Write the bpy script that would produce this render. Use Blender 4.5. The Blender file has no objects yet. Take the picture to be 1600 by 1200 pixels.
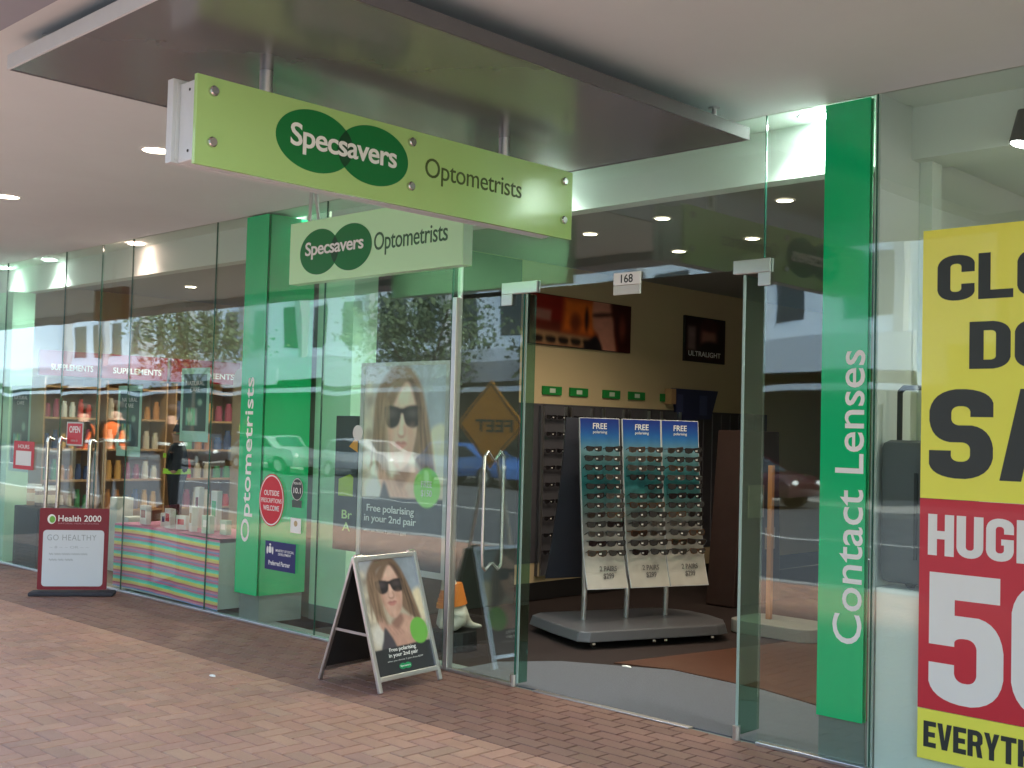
import bpy, bmesh, math, random
import numpy as np
from mathutils import Vector, Matrix
random.seed(7)
R = math.radians
scn = bpy.context.scene
COL = scn.collection
# ---------------------------------------------------------------- camera, sky, sun
cam_d = bpy.data.cameras.new("camera"); cam = bpy.data.objects.new("camera", cam_d); COL.objects.link(cam)
yaw, pit, rol = -0.77218342, 0.0393952, 0.02642687
fw = Vector((math.sin(yaw)*math.cos(pit), math.cos(yaw)*math.cos(pit), math.sin(pit)))
rt = Vector((math.cos(yaw), -math.sin(yaw), 0)); up = rt.cross(fw)
r2 = rt*math.cos(rol)+up*math.sin(rol); u2 = -rt*math.sin(rol)+up*math.cos(rol)
cam.matrix_world = Matrix(((r2.x, u2.x, -fw.x, 0), (r2.y, u2.y, -fw.y, -5.1391), (r2.z, u2.z, -fw.z, 1.55), (0, 0, 0, 1)))
cam_d.sensor_width = 36; cam_d.lens = 1.81876*36/1.6; cam_d.clip_start = .05; cam_d.clip_end = 600
scn.camera = cam
scn.render.resolution_x, scn.render.resolution_y = 1024, 768
W = bpy.data.worlds.new("World"); scn.world = W; W.use_nodes = True
nt = W.node_tree; bg = nt.nodes["Background"]; sk = nt.nodes.new("ShaderNodeTexSky")
sk.sky_type = 'NISHITA'; sk.sun_disc = False; sk.sun_elevation = R(50); sk.sun_rotation = R(75); sk.dust_density = 1.5; sk.air_density = 1.3
nt.links.new(sk.outputs[0], bg.inputs[0]); bg.inputs[1].default_value = .15
sl = bpy.data.lights.new("sun", 'SUN'); sun = bpy.data.objects.new("sun", sl); COL.objects.link(sun)
sl.energy = 3.0; sl.angle = R(14); sl.color = (1, .97, .93); sun.rotation_euler = (Vector((-.62, -.10, -.78))).to_track_quat('-Z', 'Y').to_euler(); sun.location = (0, 0, 30)
scn.view_settings.view_transform = 'Standard'; scn.view_settings.look = 'None'; scn.view_settings.exposure = 2.36; scn.view_settings.gamma = 1
scn.cycles.max_bounces = 10; scn.cycles.transparent_max_bounces = 24

# ---------------------------------------------------------------- materials
MATS = {}
def srgb(c): return tuple((v/12.92 if v <= .04045 else ((v+.055)/1.055)**2.4) for v in c)
def mat(name, col, rough=.6, metal=0, noise=0, scale=8, spec=.5, bump=0, emit=0, coat=0, ior=1.5):
    if name in MATS: return MATS[name]
    m = bpy.data.materials.new(name); m.use_nodes = True; n = m.node_tree; b = n.nodes["Principled BSDF"]
    b.inputs["Roughness"].default_value = rough; b.inputs["Metallic"].default_value = metal
    b.inputs["Specular IOR Level"].default_value = spec; b.inputs["Coat Weight"].default_value = coat
    b.inputs["Base Color"].default_value = (*col, 1); b.inputs["IOR"].default_value = ior
    if emit:
        b.inputs["Emission Color"].default_value = (*col, 1); b.inputs["Emission Strength"].default_value = emit
    if noise or bump:
        tc = n.nodes.new("ShaderNodeTexCoord"); nz = n.nodes.new("ShaderNodeTexNoise")
        nz.inputs["Scale"].default_value = scale; nz.inputs["Detail"].default_value = 6; nz.inputs["Roughness"].default_value = .65
        n.links.new(tc.outputs["Object"], nz.inputs["Vector"])
        if noise:
            mx = n.nodes.new("ShaderNodeMix"); mx.data_type = 'RGBA'
            mx.inputs[6].default_value = (*[v*(1-noise) for v in col], 1); mx.inputs[7].default_value = (*[min(1, v*(1+noise)) for v in col], 1)
            n.links.new(nz.outputs[0], mx.inputs[0]); n.links.new(mx.outputs[2], b.inputs["Base Color"])
        if bump:
            bp = n.nodes.new("ShaderNodeBump"); bp.inputs["Strength"].default_value = bump; bp.inputs["Distance"].default_value = .01
            n.links.new(nz.outputs[0], bp.inputs["Height"]); n.links.new(bp.outputs[0], b.inputs["Normal"])
    MATS[name] = m; return m
def attr_mat(name, rough=.5, spec=.4, coat=0, gain=1):
    if name in MATS: return MATS[name]
    m = bpy.data.materials.new(name); m.use_nodes = True; n = m.node_tree; b = n.nodes["Principled BSDF"]
    a = n.nodes.new("ShaderNodeAttribute"); a.attribute_name = "Col"
    n.links.new(a.outputs["Color"], b.inputs["Base Color"]); b.inputs["Roughness"].default_value = rough
    b.inputs["Specular IOR Level"].default_value = spec; b.inputs["Coat Weight"].default_value = coat
    MATS[name] = m; return m
def glass_mat(name, tint, f0=.05, rough=0.0):
    m = bpy.data.materials.new(name); m.use_nodes = True; n = m.node_tree; n.nodes.clear()
    out = n.nodes.new("ShaderNodeOutputMaterial"); tr = n.nodes.new("ShaderNodeBsdfTransparent"); gl = n.nodes.new("ShaderNodeBsdfGlossy")
    tr.inputs[0].default_value = (*tint, 1); gl.inputs["Roughness"].default_value = rough; gl.inputs[0].default_value = (.93, 1, .97, 1)
    lw = n.nodes.new("ShaderNodeLayerWeight"); lw.inputs[0].default_value = .5
    pw = n.nodes.new("ShaderNodeMath"); pw.operation = 'POWER'; pw.inputs[1].default_value = 4.0
    ml = n.nodes.new("ShaderNodeMath"); ml.operation = 'MULTIPLY_ADD'; ml.inputs[1].default_value = 1-f0; ml.inputs[2].default_value = f0
    mx = n.nodes.new("ShaderNodeMixShader")
    n.links.new(lw.outputs["Facing"], pw.inputs[0]); n.links.new(pw.outputs[0], ml.inputs[0]); n.links.new(ml.outputs[0], mx.inputs[0])
    n.links.new(tr.outputs[0], mx.inputs[1]); n.links.new(gl.outputs[0], mx.inputs[2])
    # very slight waviness of the sheet
    tc = n.nodes.new("ShaderNodeTexCoord"); nz = n.nodes.new("ShaderNodeTexNoise"); nz.inputs["Scale"].default_value = 1.3; nz.inputs["Detail"].default_value = 1
    bp = n.nodes.new("ShaderNodeBump"); bp.inputs["Strength"].default_value = .12; bp.inputs["Distance"].default_value = .02
    n.links.new(tc.outputs["Object"], nz.inputs[0]); n.links.new(nz.outputs[0], bp.inputs["Height"]); n.links.new(bp.outputs[0], gl.inputs["Normal"])
    n.links.new(mx.outputs[0], out.inputs[0]); return m
GLASS = glass_mat("clear_green_glass", (.93, .985, .96), .066, .016)
GREEN = srgb((.0, .60, .29))
M = dict(
 ceiling=mat("ceiling_plaster", (.65, .715, .73), .75, noise=.09, scale=.9),
 panel=mat("soffit_panel_gloss", (.13, .125, .135), .22, noise=.06, scale=3, spec=.8, ior=1.9),
 alu=mat("brushed_aluminium", (.62, .63, .64), .35, 1, noise=.06, scale=30),
 white_metal=mat("white_powder_coat", (.62, .66, .69), .45, noise=.07, scale=14),
 steel=mat("polished_steel", (.65, .65, .63), .2, 1),
 lime=mat("lime_acrylic", srgb((.68, .84, .52)), .22, coat=.5, noise=.03, scale=3),
 mint=mat("pale_mint_acrylic", srgb((.76, .97, .76)), .3, coat=.3),
 logo=mat("logo_green", srgb((.0, .47, .22)), .35), logo_dark=mat("logo_overlap", srgb((.0, .27, .14)), .35),
 white=mat("white_vinyl", (.86, .88, .86), .5), olive=mat("olive_lettering", srgb((.27, .36, .15)), .5),
 dkgreen=mat("dark_green_lettering", srgb((.22, .42, .28)), .5),
 green=mat("green_film", srgb((.0, .70, .42)), .35, coat=.4, noise=.03), mintwall=mat("mint_painted_wall", srgb((.72, .92, .80)), .5),
 greybase=mat("grey_skirting", (.2, .24, .22), .6, noise=.1), dark=mat("near_black", (.012, .012, .013), .5),
 cream=mat("cream_wall", (.52, .42, .25), .8, noise=.05, scale=2), whitewall=mat("white_wall", (.62, .66, .63), .7, noise=.05, scale=2),
 shopceil=mat("shop_ceiling", (.30, .31, .29), .8), beam=mat("white_bulkhead", (.66, .72, .68), .7),
 carpet=mat("grey_entrance_mat", (.12, .13, .15), .95, noise=.25, scale=90, bump=.4), darkfloor=mat("dark_shop_carpet", (.018, .009, .008), .9, noise=.2, scale=40),
 orangefloor=mat("rust_timber_floor", (.095, .038, .022), .4, noise=.3, scale=5), healthfloor=mat("brown_shop_floor", (.14, .09, .06), .6, noise=.2),
 red=mat("dark_red_paint", srgb((.48, .06, .15)), .45, noise=.03), whiteboard=mat("whiteboard", (.62, .68, .74), .25, noise=.03, scale=6),
 yellow=mat("poster_yellow", srgb((.95, .96, .36)), .4, coat=.25, bump=.35, scale=2.2, noise=.03), posterred=mat("poster_red", srgb((.80, .17, .24)), .4, coat=.25, bump=.35, scale=2.2, noise=.04),
 black=mat("poster_black", (.03, .04, .04), .45), sticker_red=mat("sticker_red", srgb((.80, .12, .20)), .45),
 navy=mat("navy_sticker", srgb((.13, .16, .42)), .45), yellowlt=mat("marker_grey", (.25, .3, .33), .6),
 lens=mat("dark_lens", (.012, .012, .015), .08, spec=.8), frame=mat("black_acetate", (.02, .018, .02), .25),
 orange=mat("orange_cloth", srgb((.80, .45, .15)), .8, noise=.1), hivis=mat("orange_hi_vis", (.9, .16, .03), .8), limevis=mat("lime_hi_vis", (.45, .8, .05), .8),
 skin=mat("skin", (.48, .27, .19), .6), asphalt=mat("asphalt", (.06, .062, .068), .85, noise=.25, scale=3),
 kerb=mat("concrete_kerb", (.32, .31, .3), .85, noise=.12), conc=mat("concrete_path", (.30, .29, .27), .9, noise=.12, scale=2),
 bwhite=mat("white_render_facade", (.66, .72, .78), .8, noise=.04, scale=.4), bgrey=mat("grey_facade", (.33, .34, .36), .8, noise=.06, scale=.5),
 bwin=mat("dark_window_glass", (.03, .04, .05), .08), shopdark=mat("dark_shopfront", (.02, .025, .025), .3),
 bark=mat("bark", (.09, .065, .045), .9, noise=.3, scale=9), tyre=mat("tyre", (.02, .02, .02), .8),
 clothdark=mat("dark_cloth", (.008, .009, .011), .9, spec=.15), dogwhite=mat("pale_dog_fur", (.5, .47, .4), .8, noise=.15, scale=20), glassedge=mat("green_glass_edge", (.02, .10, .07), .15),
 rackdark=mat("dark_display_panel", (.05, .055, .075), .35), wood=mat("warm_timber", (.42, .26, .13), .55, noise=.15), purple=mat("plum", (.1, .02, .04), .5))

# ---------------------------------------------------------------- helpers
def link(o, parent=None):
    COL.objects.link(o)
    if parent is not None: o.parent = parent
    return o
def tag(o, label=None, cat=None, group=None, kind=None):
    for k, v in (("label", label), ("category", cat), ("group", group), ("kind", kind)):
        if v: o[k] = v
    return o
def thing(name, label, cat, loc=(0, 0, 0), rz=0, group=None):
    o = bpy.data.objects.new(name, None); o.empty_display_size = .1; link(o); o.location = loc; o.rotation_euler = (0, 0, rz)
    return tag(o, label, cat, group)
class MB:
    """collects shapes; verts in world space, or local when build(local=True)"""
    def __init__(s): s.v = []; s.f = []
    def add(s, v, f): n = len(s.v); s.v += [tuple(p) for p in v]; s.f += [tuple(i+n for i in q) for q in f]; return s
    def box(s, a, b):
        x0, y0, z0 = [min(p, q) for p, q in zip(a, b)]; x1, y1, z1 = [max(p, q) for p, q in zip(a, b)]
        return s.add([(x0,y0,z0),(x1,y0,z0),(x1,y1,z0),(x0,y1,z0),(x0,y0,z1),(x1,y0,z1),(x1,y1,z1),(x0,y1,z1)],
                     [(0,3,2,1),(4,5,6,7),(0,1,5,4),(1,2,6,5),(2,3,7,6),(3,0,4,7)])
    def cyl(s, a, b, r, r1=None, n=14):
        a = Vector(a); b = Vector(b); d = (b-a).normalized(); t = Vector((0, 0, 1)) if abs(d.z) < .9 else Vector((1, 0, 0))
        u = d.cross(t).normalized(); w = d.cross(u); r1 = r if r1 is None else r1
        v = [a+(u*math.cos(i*2*math.pi/n)+w*math.sin(i*2*math.pi/n))*r for i in range(n)]+[b+(u*math.cos(i*2*math.pi/n)+w*math.sin(i*2*math.pi/n))*r1 for i in range(n)]
        return s.add(v, [(i, (i+1) % n, n+(i+1) % n, n+i) for i in range(n)]+[tuple(range(n-1, -1, -1)), tuple(range(n, 2*n))])
    def tube(s, pts, r, n=10):
        for a, b in zip(pts, pts[1:]): s.cyl(a, b, r, n=n)
        for p in pts[1:-1]: s.ball(p, r, 8, 6)
        return s
    def ball(s, c, r, n=12, m=8, sc=(1, 1, 1)):
        v = []; f = []
        for j in range(m+1):
            t = math.pi*j/m
            for i in range(n): p = 2*math.pi*i/n; v.append((c[0]+r*sc[0]*math.sin(t)*math.cos(p), c[1]+r*sc[1]*math.sin(t)*math.sin(p), c[2]+r*sc[2]*math.cos(t)))
        for j in range(m):
            for i in range(n): f.append((j*n+i, (j+1)*n+i, (j+1)*n+(i+1) % n, j*n+(i+1) % n))
        return s.add(v, f)
    def prism(s, poly, o, du, dv, dn, th):
        """poly of (u,v), thickness th along dn starting at the plane"""
        o = Vector(o); du = Vector(du); dv = Vector(dv); dn = Vector(dn); n = len(poly)
        a = [o+du*p[0]+dv*p[1] for p in poly]; b = [q+dn*th for q in a]
        return s.add(a+b, [(i, (i+1) % n, n+(i+1) % n, n+i) for i in range(n)]+[tuple(range(n-1, -1, -1)), tuple(range(n, 2*n))])
    def build(s, name, m, parent=None, local=False, bevel=0, smooth=False):
        me = bpy.data.meshes.new(name); off = Vector((0, 0, 0))
        v = s.v
        if parent is not None and not local:
            inv = world(parent).inverted(); v = [tuple(inv @ Vector(p)) for p in s.v]
        me.from_pydata(v, [], s.f); me.materials.append(m)
        bm = bmesh.new(); bm.from_mesh(me)
        bmesh.ops.recalc_face_normals(bm, faces=bm.faces)
        if bevel:
            try: bmesh.ops.bevel(bm, geom=[e for e in bm.edges if len(e.link_faces) == 2 and e.calc_face_angle() > .6], offset=bevel, segments=2, affect='EDGES', profile=.5, clamp_overlap=True)
            except Exception: pass
        bm.to_mesh(me); bm.free()
        if smooth:
            for p in me.polygons: p.use_smooth = True
            me.set_sharp_from_angle(angle=R(40))
        o = bpy.data.objects.new(name, me); return link(o, parent)
def world(o):
    m = Matrix.Translation(o.location) @ o.rotation_euler.to_matrix().to_4x4()
    return world(o.parent) @ m if o.parent else m
def ell(cx, cy, rx, ry, n=40): return [(cx+rx*math.cos(i*2*math.pi/n), cy+ry*math.sin(i*2*math.pi/n)) for i in range(n)]
def rrect(x0, y0, x1, y1, r, n=5):
    p = []
    for cx, cy, a in ((x1-r, y1-r, 0), (x0+r, y1-r, 90), (x0+r, y0+r, 180), (x1-r, y0+r, 270)):
        for i in range(n+1): t = R(a+90*i/n); p.append((cx+r*math.cos(t), cy+r*math.sin(t)))
    return p
def text(name, s, parent, m, o, du, dv, w, h, bold=.0, th=.002, space=1.0, fat=0):
    """lettering whose bounding box starts at o and fills w along du and h along dv"""
    c = bpy.data.curves.new(name, 'FONT'); c.body = s; c.size = 1; c.offset = bold; c.space_character = space; c.resolution_u = 4
    c.align_x = 'CENTER' if '\n' in s else 'LEFT'
    t = bpy.data.objects.new(name, c); COL.objects.link(t); bpy.context.view_layer.update()
    me = bpy.data.meshes.new_from_object(t.evaluated_get(bpy.context.evaluated_depsgraph_get()))
    bpy.data.objects.remove(t); bpy.data.curves.remove(c)
    vs = [v.co.copy() for v in me.vertices]; x0 = min(v.x for v in vs); x1 = max(v.x for v in vs); y0 = min(v.y for v in vs); y1 = max(v.y for v in vs)
    o = Vector(o); du = Vector(du).normalized(); dv = Vector(dv).normalized(); dn = du.cross(dv); inv = world(parent).inverted() if parent else Matrix()
    bm = bmesh.new(); bm.from_mesh(me); bmesh.ops.remove_doubles(bm, verts=bm.verts, dist=1e-5)
    for v in bm.verts: v.co = inv @ (o+du*((v.co.x-x0)/(x1-x0)*(w-fat)+fat/2)+dv*((v.co.y-y0)/(y1-y0)*h))
    if th:
        nn = (inv.to_3x3() @ dn)*th
        r = bmesh.ops.extrude_face_region(bm, geom=bm.faces[:]); bmesh.ops.translate(bm, verts=[g for g in r['geom'] if isinstance(g, bmesh.types.BMVert)], vec=nn)
        bmesh.ops.recalc_face_normals(bm, faces=bm.faces)
    if fat:
        src = bm.faces[:]; k = 5; dd = inv.to_3x3() @ du; nn2 = (inv.to_3x3() @ dn)
        for i in range(k):
            if i == k//2: continue
            r = bmesh.ops.duplicate(bm, geom=src); bmesh.ops.translate(bm, verts=[g for g in r['geom'] if isinstance(g, bmesh.types.BMVert)], vec=dd*(fat*(i/(k-1)-.5))-nn2*(.00006*abs(i-k//2)+.00003*(i > k//2)))
    for f_ in bm.faces: f_.smooth = False
    me2 = bpy.data.meshes.new(name); bm.to_mesh(me2); bm.free(); bpy.data.meshes.remove(me)
    me2.materials.append(m); return link(bpy.data.objects.new(name, me2), parent)
def struct(mb, name, m, **k): o = mb.build(name, m, **k); o["kind"] = "structure"; return o
def box_thing(name, label, cat, a, b, m, group=None, bevel=.004):
    return tag(MB().box(a, b).build(name, m, bevel=bevel), label, cat, group)

# --- 2-D artwork painted as a fine grid of coloured faces (posters are flat pictures)
def smooth_poly(p, k=6):
    n = len(p); out = []
    for i in range(n):
        a, b, c, d = [np.array(p[(i+j) % n], float) for j in (-1, 0, 1, 2)]
        for t in np.linspace(0, 1, k, endpoint=False): out.append(.5*((2*b)+(-a+c)*t+(2*a-5*b+4*c-d)*t*t+(-a+3*b-3*c+d)*t**3))
    return np.array(out)
# heavy condensed capitals drawn as outlines: (x, y, corner) corner 0 sharp, 1 wide round, 2 tight round
A_, B_ = .35, .19; A2, B2 = 1-A_, 1-B_
GL = {
'L': [[(0,0),(1,0),(1,B_),(A_,B_),(A_,1),(0,1)]],
'O': [[(0,0,1),(1,0,1),(1,1,1),(0,1,1)], [(A_,B_,2),(A2,B_,2),(A2,B2,2),(A_,B2,2)]],
'C': [[(0,0,1),(1,0,1),(1,.36),(A2,.36),(A2,B_,2),(A_,B_,2),(A_,B2,2),(A2,B2,2),(A2,.62),(1,.62),(1,1,1),(0,1,1)]],
'G': [[(0,0,1),(1,0,1),(1,.52),(.55,.52),(.55,.38),(A2,.38),(A2,B_,2),(A_,B_,2),(A_,B2,2),(A2,B2,2),(A2,.64),(1,.64),(1,1,1),(0,1,1)]],
'S': [[(0,0,1),(1,0,1),(1,.595,1),(A_,.595,2),(A_,B2,2),(A2,B2,2),(A2,.69),(1,.69),(1,1,1),(0,1,1),(0,.405,1),(A2,.405,2),(A2,B_,2),(A_,B_,2),(A_,.31),(0,.31)]],
'D': [[(0,0),(1,0,1),(1,1,1),(0,1)], [(A_,B_),(A2,B_,2),(A2,B2,2),(A_,B2)]],
'A': [[(0,0),(.32,0),(.38,.2),(.62,.2),(.68,0),(1,0),(.70,1),(.30,1)], [(.42,.37),(.58,.37),(.5,.80)]],
'H': [[(0,0),(A_,0),(A_,.4),(A2,.4),(A2,0),(1,0),(1,1),(A2,1),(A2,.6),(A_,.6),(A_,1),(0,1)]],
'U': [[(0,0,1),(1,0,1),(1,1),(A2,1),(A2,B_,2),(A_,B_,2),(A_,1),(0,1)]],
'E': [[(0,0),(1,0),(1,B_),(A_+.05,B_),(A_+.05,.4),(.92,.4),(.92,.59),(A_+.05,.59),(A_+.05,B2),(1,B2),(1,1),(0,1)]],
'5': [[(0,0,1),(1,0,1),(1,.68,1),(A_,.68),(A_,.80),(.95,.80),(.95,1),(0,1),(0,.44),(A_,.44),(A_,.51,2),(A2,.51,2),(A2,B_-.02,2),(A_,B_-.02,2),(A_,.30),(0,.30)]],
'V': [[(.31,0),(.69,0),(1,1),(.66,1),(.5,.35),(.34,1),(0,1)]],
'R': [[(0,0),(A_,0),(A_,.4),(.55,.4),(.66,0),(1,0),(.86,.46),(1,.55),(1,1,1),(0,1)], [(A_,.57),(A2,.57,2),(A2,B2,2),(A_,B2)]],
'Y': [[(.33,0),(.67,0),(.67,.38),(1,1),(.66,1),(.5,.62),(.34,1),(0,1),(.33,.38)]],
'T': [[(.32,0),(.68,0),(.68,B2),(1,B2),(1,1),(0,1),(0,B2),(.32,B2)]],
'N': [[(0,0),(.31,0),(.31,.5),(.66,0),(1,0),(1,1),(.69,1),(.69,.5),(.34,1),(0,1)]],
'W': [[(.16,0),(.42,0),(.5,.5),(.58,0),(.84,0),(1,1),(.76,1),(.69,.45),(.61,1),(.39,1),(.31,.45),(.24,1),(0,1)]],
'I': [[(0,0),(1,0),(1,1),(0,1)]],
'%': [[(0,.55,1),(.42,.55,1),(.42,1,1),(0,1,1)], [(.16,.65,2),(.26,.65,2),(.26,.90,2),(.16,.90,2)], [(.58,0,1),(1,0,1),(1,.45,1),(.58,.45,1)], [(.74,.10,2),(.84,.10,2),(.84,.35,2),(.74,.35,2)], [(.22,0),(.38,0),(.80,1),(.64,1)]]}
GL['0'] = GL['O']
def block_text(name, s, parent, m, o, du, dv, w, h, th=.0008):
    wd = [{'I': .38, 'W': 1.45, '%': 1.5, 'L': .9, 'E': .88}.get(c, 1.0) for c in s]; gap = .10; tot = sum(wd)+gap*(len(s)-1); k = w/tot
    cu = bpy.data.curves.new(name, 'CURVE'); cu.dimensions = '2D'; cu.fill_mode = 'BOTH'; x = 0
    for c, cw in zip(s, wd):
        for con in GL[c]:
            P_ = [((p[0]*cw+x)*k, p[1]*h, p[2] if len(p) > 2 else 0) for p in con]; out = []
            for i, (px_, py_, r_) in enumerate(P_):
                if not r_: out.append((px_, py_)); continue
                a = P_[i-1]; b = P_[(i+1) % len(P_)]; rx, ry = ((.42*k*cw, .24*h) if r_ == 1 else (.12*k*cw, .07*h))
                if c == '%': rx *= .45; ry *= .5
                def toward(q):
                    dx, dy = q[0]-px_, q[1]-py_; return (px_+math.copysign(min(rx, abs(dx)/2), dx) if abs(dx) > 1e-6 else px_, py_+math.copysign(min(ry, abs(dy)/2), dy) if abs(dy) > 1e-6 else py_)
                s0 = toward(a); s1 = toward(b)
                for t_ in np.linspace(0, 1, 7): out.append(((1-t_)**2*s0[0]+2*t_*(1-t_)*(px_*.75+(s0[0]+s1[0])*.125)+t_*t_*s1[0], (1-t_)**2*s0[1]+2*t_*(1-t_)*(py_*.75+(s0[1]+s1[1])*.125)+t_*t_*s1[1]))
            sp = cu.splines.new('POLY'); sp.points.add(len(out)-1); sp.use_cyclic_u = True
            for i, (a, b) in enumerate(out): sp.points[i].co = (a, b, 0, 1)
        x += cw+gap
    t = bpy.data.objects.new(name, cu); COL.objects.link(t); bpy.context.view_layer.update()
    me = bpy.data.meshes.new_from_object(t.evaluated_get(bpy.context.evaluated_depsgraph_get())); bpy.data.objects.remove(t)
    o = Vector(o); du = Vector(du); dv = Vector(dv); dn = du.cross(dv); inv = world(parent).inverted(); bm = bmesh.new(); bm.from_mesh(me)
    for v in bm.verts: v.co = inv @ (o+du*v.co.x+dv*v.co.y)
    r = bmesh.ops.extrude_face_region(bm, geom=bm.faces[:]); bmesh.ops.translate(bm, verts=[g for g in r['geom'] if isinstance(g, bmesh.types.BMVert)], vec=(inv.to_3x3() @ dn)*th)
    bmesh.ops.recalc_face_normals(bm, faces=bm.faces)
    for f_ in bm.faces: f_.smooth = False
    me2 = bpy.data.meshes.new(name); bm.to_mesh(me2); bm.free(); me2.materials.append(m); return link(bpy.data.objects.new(name, me2), parent)
class Art:
    def __init__(s, nx, ny, base, asp):
        s.nx, s.ny, s.asp = nx, ny, asp; u, v = np.meshgrid((np.arange(nx)+.5)/nx, (np.arange(ny)+.5)/ny); s.u = u; s.v = v
        s.c = np.zeros((ny, nx, 3))+np.array(base)
    def put(s, mask, col): s.c = s.c*(1-mask[..., None])+np.array(col)*mask[..., None]
    def poly(s, pts, col, soft=.012, sm=True, a=1):
        P = smooth_poly(pts) if sm else np.array(pts, float); P = P*[1, s.asp]; x, y = s.u, s.v*s.asp; d = np.full(x.shape, 9.); ins = np.zeros(x.shape, bool)
        for i in range(len(P)):
            ax, ay = P[i-1]; bx, by = P[i]; ex, ey = bx-ax, by-ay; t = np.clip(((x-ax)*ex+(y-ay)*ey)/(ex*ex+ey*ey+1e-12), 0, 1)
            d = np.minimum(d, np.hypot(x-ax-t*ex, y-ay-t*ey)); c = ((ay > y) != (by > y)) & (x < (bx-ax)*(y-ay)/((by-ay) if by != ay else 1e-9)+ax); ins ^= c
        s.put(a*np.clip(.5+np.where(ins, d, -d)/(2*soft), 0, 1), col)
    def oval(s, cx, cy, rx, ry, col, soft=.3, a=1):
        d = np.hypot((s.u-cx)/rx, (s.v-cy)/ry); s.put(a*np.clip((1-d)/soft+.5, 0, 1), col)
    def grad(s, c0, c1, v0=0, v1=1):
        t = np.clip((s.v-v0)/(v1-v0), 0, 1)[..., None]; m = ((s.v >= v0) & (s.v <= v1)); s.c = np.where(m[..., None], np.array(c0)*(1-t)+np.array(c1)*t, s.c)
    def noise(s, amp, seed=0, cells=14):
        r = np.random.RandomState(seed); 
        for k, a in ((cells, amp), (cells*3, amp*.6)):
            g = r.rand(k+2, k+2)-.5; x = s.u*k; y = s.v*k; i = x.astype(int); j = y.astype(int); fx = (x-i)[..., None]; fy = (y-j)[..., None]
            g = g[..., None]; n = g[j, i]*(1-fx)*(1-fy)+g[j, i+1]*fx*(1-fy)+g[j+1, i]*(1-fx)*fy+g[j+1, i+1]*fx*fy; s.c = s.c*(1+a*2*n)
    def build(s, name, parent, o, du, dv, w, h, m=None):
        """o = top-left corner, du right, dv down"""
        o = Vector(o); du = Vector(du)*w; dv = Vector(dv)*h; inv = world(parent).inverted() if parent else Matrix()
        vs = [inv @ (o+du*(i/s.nx)+dv*(j/s.ny)) for j in range(s.ny+1) for i in range(s.nx+1)]; k = s.nx+1
        fs = [(j*k+i, (j+1)*k+i, (j+1)*k+i+1, j*k+i+1) for j in range(s.ny) for i in range(s.nx)]
        me = bpy.data.meshes.new(name); me.from_pydata(vs, [], fs); at = me.color_attributes.new("Col", 'FLOAT_COLOR', 'POINT')
        c = np.clip(s.c, 0, 1); c = np.where(c <= .04045, c/12.92, ((c+.055)/1.055)**2.4)
        p = np.pad(c, ((1, 1), (1, 1), (0, 0)), 'edge'); p = (p[1:, 1:]+p[:-1, 1:]+p[1:, :-1]+p[:-1, :-1])/4
        at.data.foreach_set("color", np.concatenate([p.reshape(-1, 3), np.ones((k*(s.ny+1), 1))], 1).ravel().astype('f'))
        me.materials.append(m or attr_mat("printed_poster", .4, .4, .25)); return link(bpy.data.objects.new(name, me), parent)
def person_body(name, pts, edges, rad, matf, parent=None, sub=2, local=True):
    """continuous skinned body; matf(co)->slot"""
    me = bpy.data.meshes.new(name); me.from_pydata(pts, edges, []); o = bpy.data.objects.new(name, me); COL.objects.link(o)
    sk_ = o.modifiers.new("s", 'SKIN'); sb = o.modifiers.new("d", 'SUBSURF'); sb.levels = sub; sb.render_levels = sub
    for i, r in enumerate(rad): me.skin_vertices[0].data[i].radius = (r, r) if not isinstance(r, tuple) else r
    me.skin_vertices[0].data[0].use_root = True; bpy.context.view_layer.update()
    me2 = bpy.data.meshes.new_from_object(o.evaluated_get(bpy.context.evaluated_depsgraph_get())); bpy.data.objects.remove(o)
    mats, f = matf
    for q in mats: me2.materials.append(q)
    for p in me2.polygons: p.use_smooth = True; p.material_index = f(p.center)
    return link(bpy.data.objects.new(name, me2), parent)
X, Y, Z = Vector((1, 0, 0)), Vector((0, 1, 0)), Vector((0, 0, 1))

# ================================================================ SETTING
struct(MB().box((-400, -400, -.9), (40, 20, -.62)), "ground", M["conc"])
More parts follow.
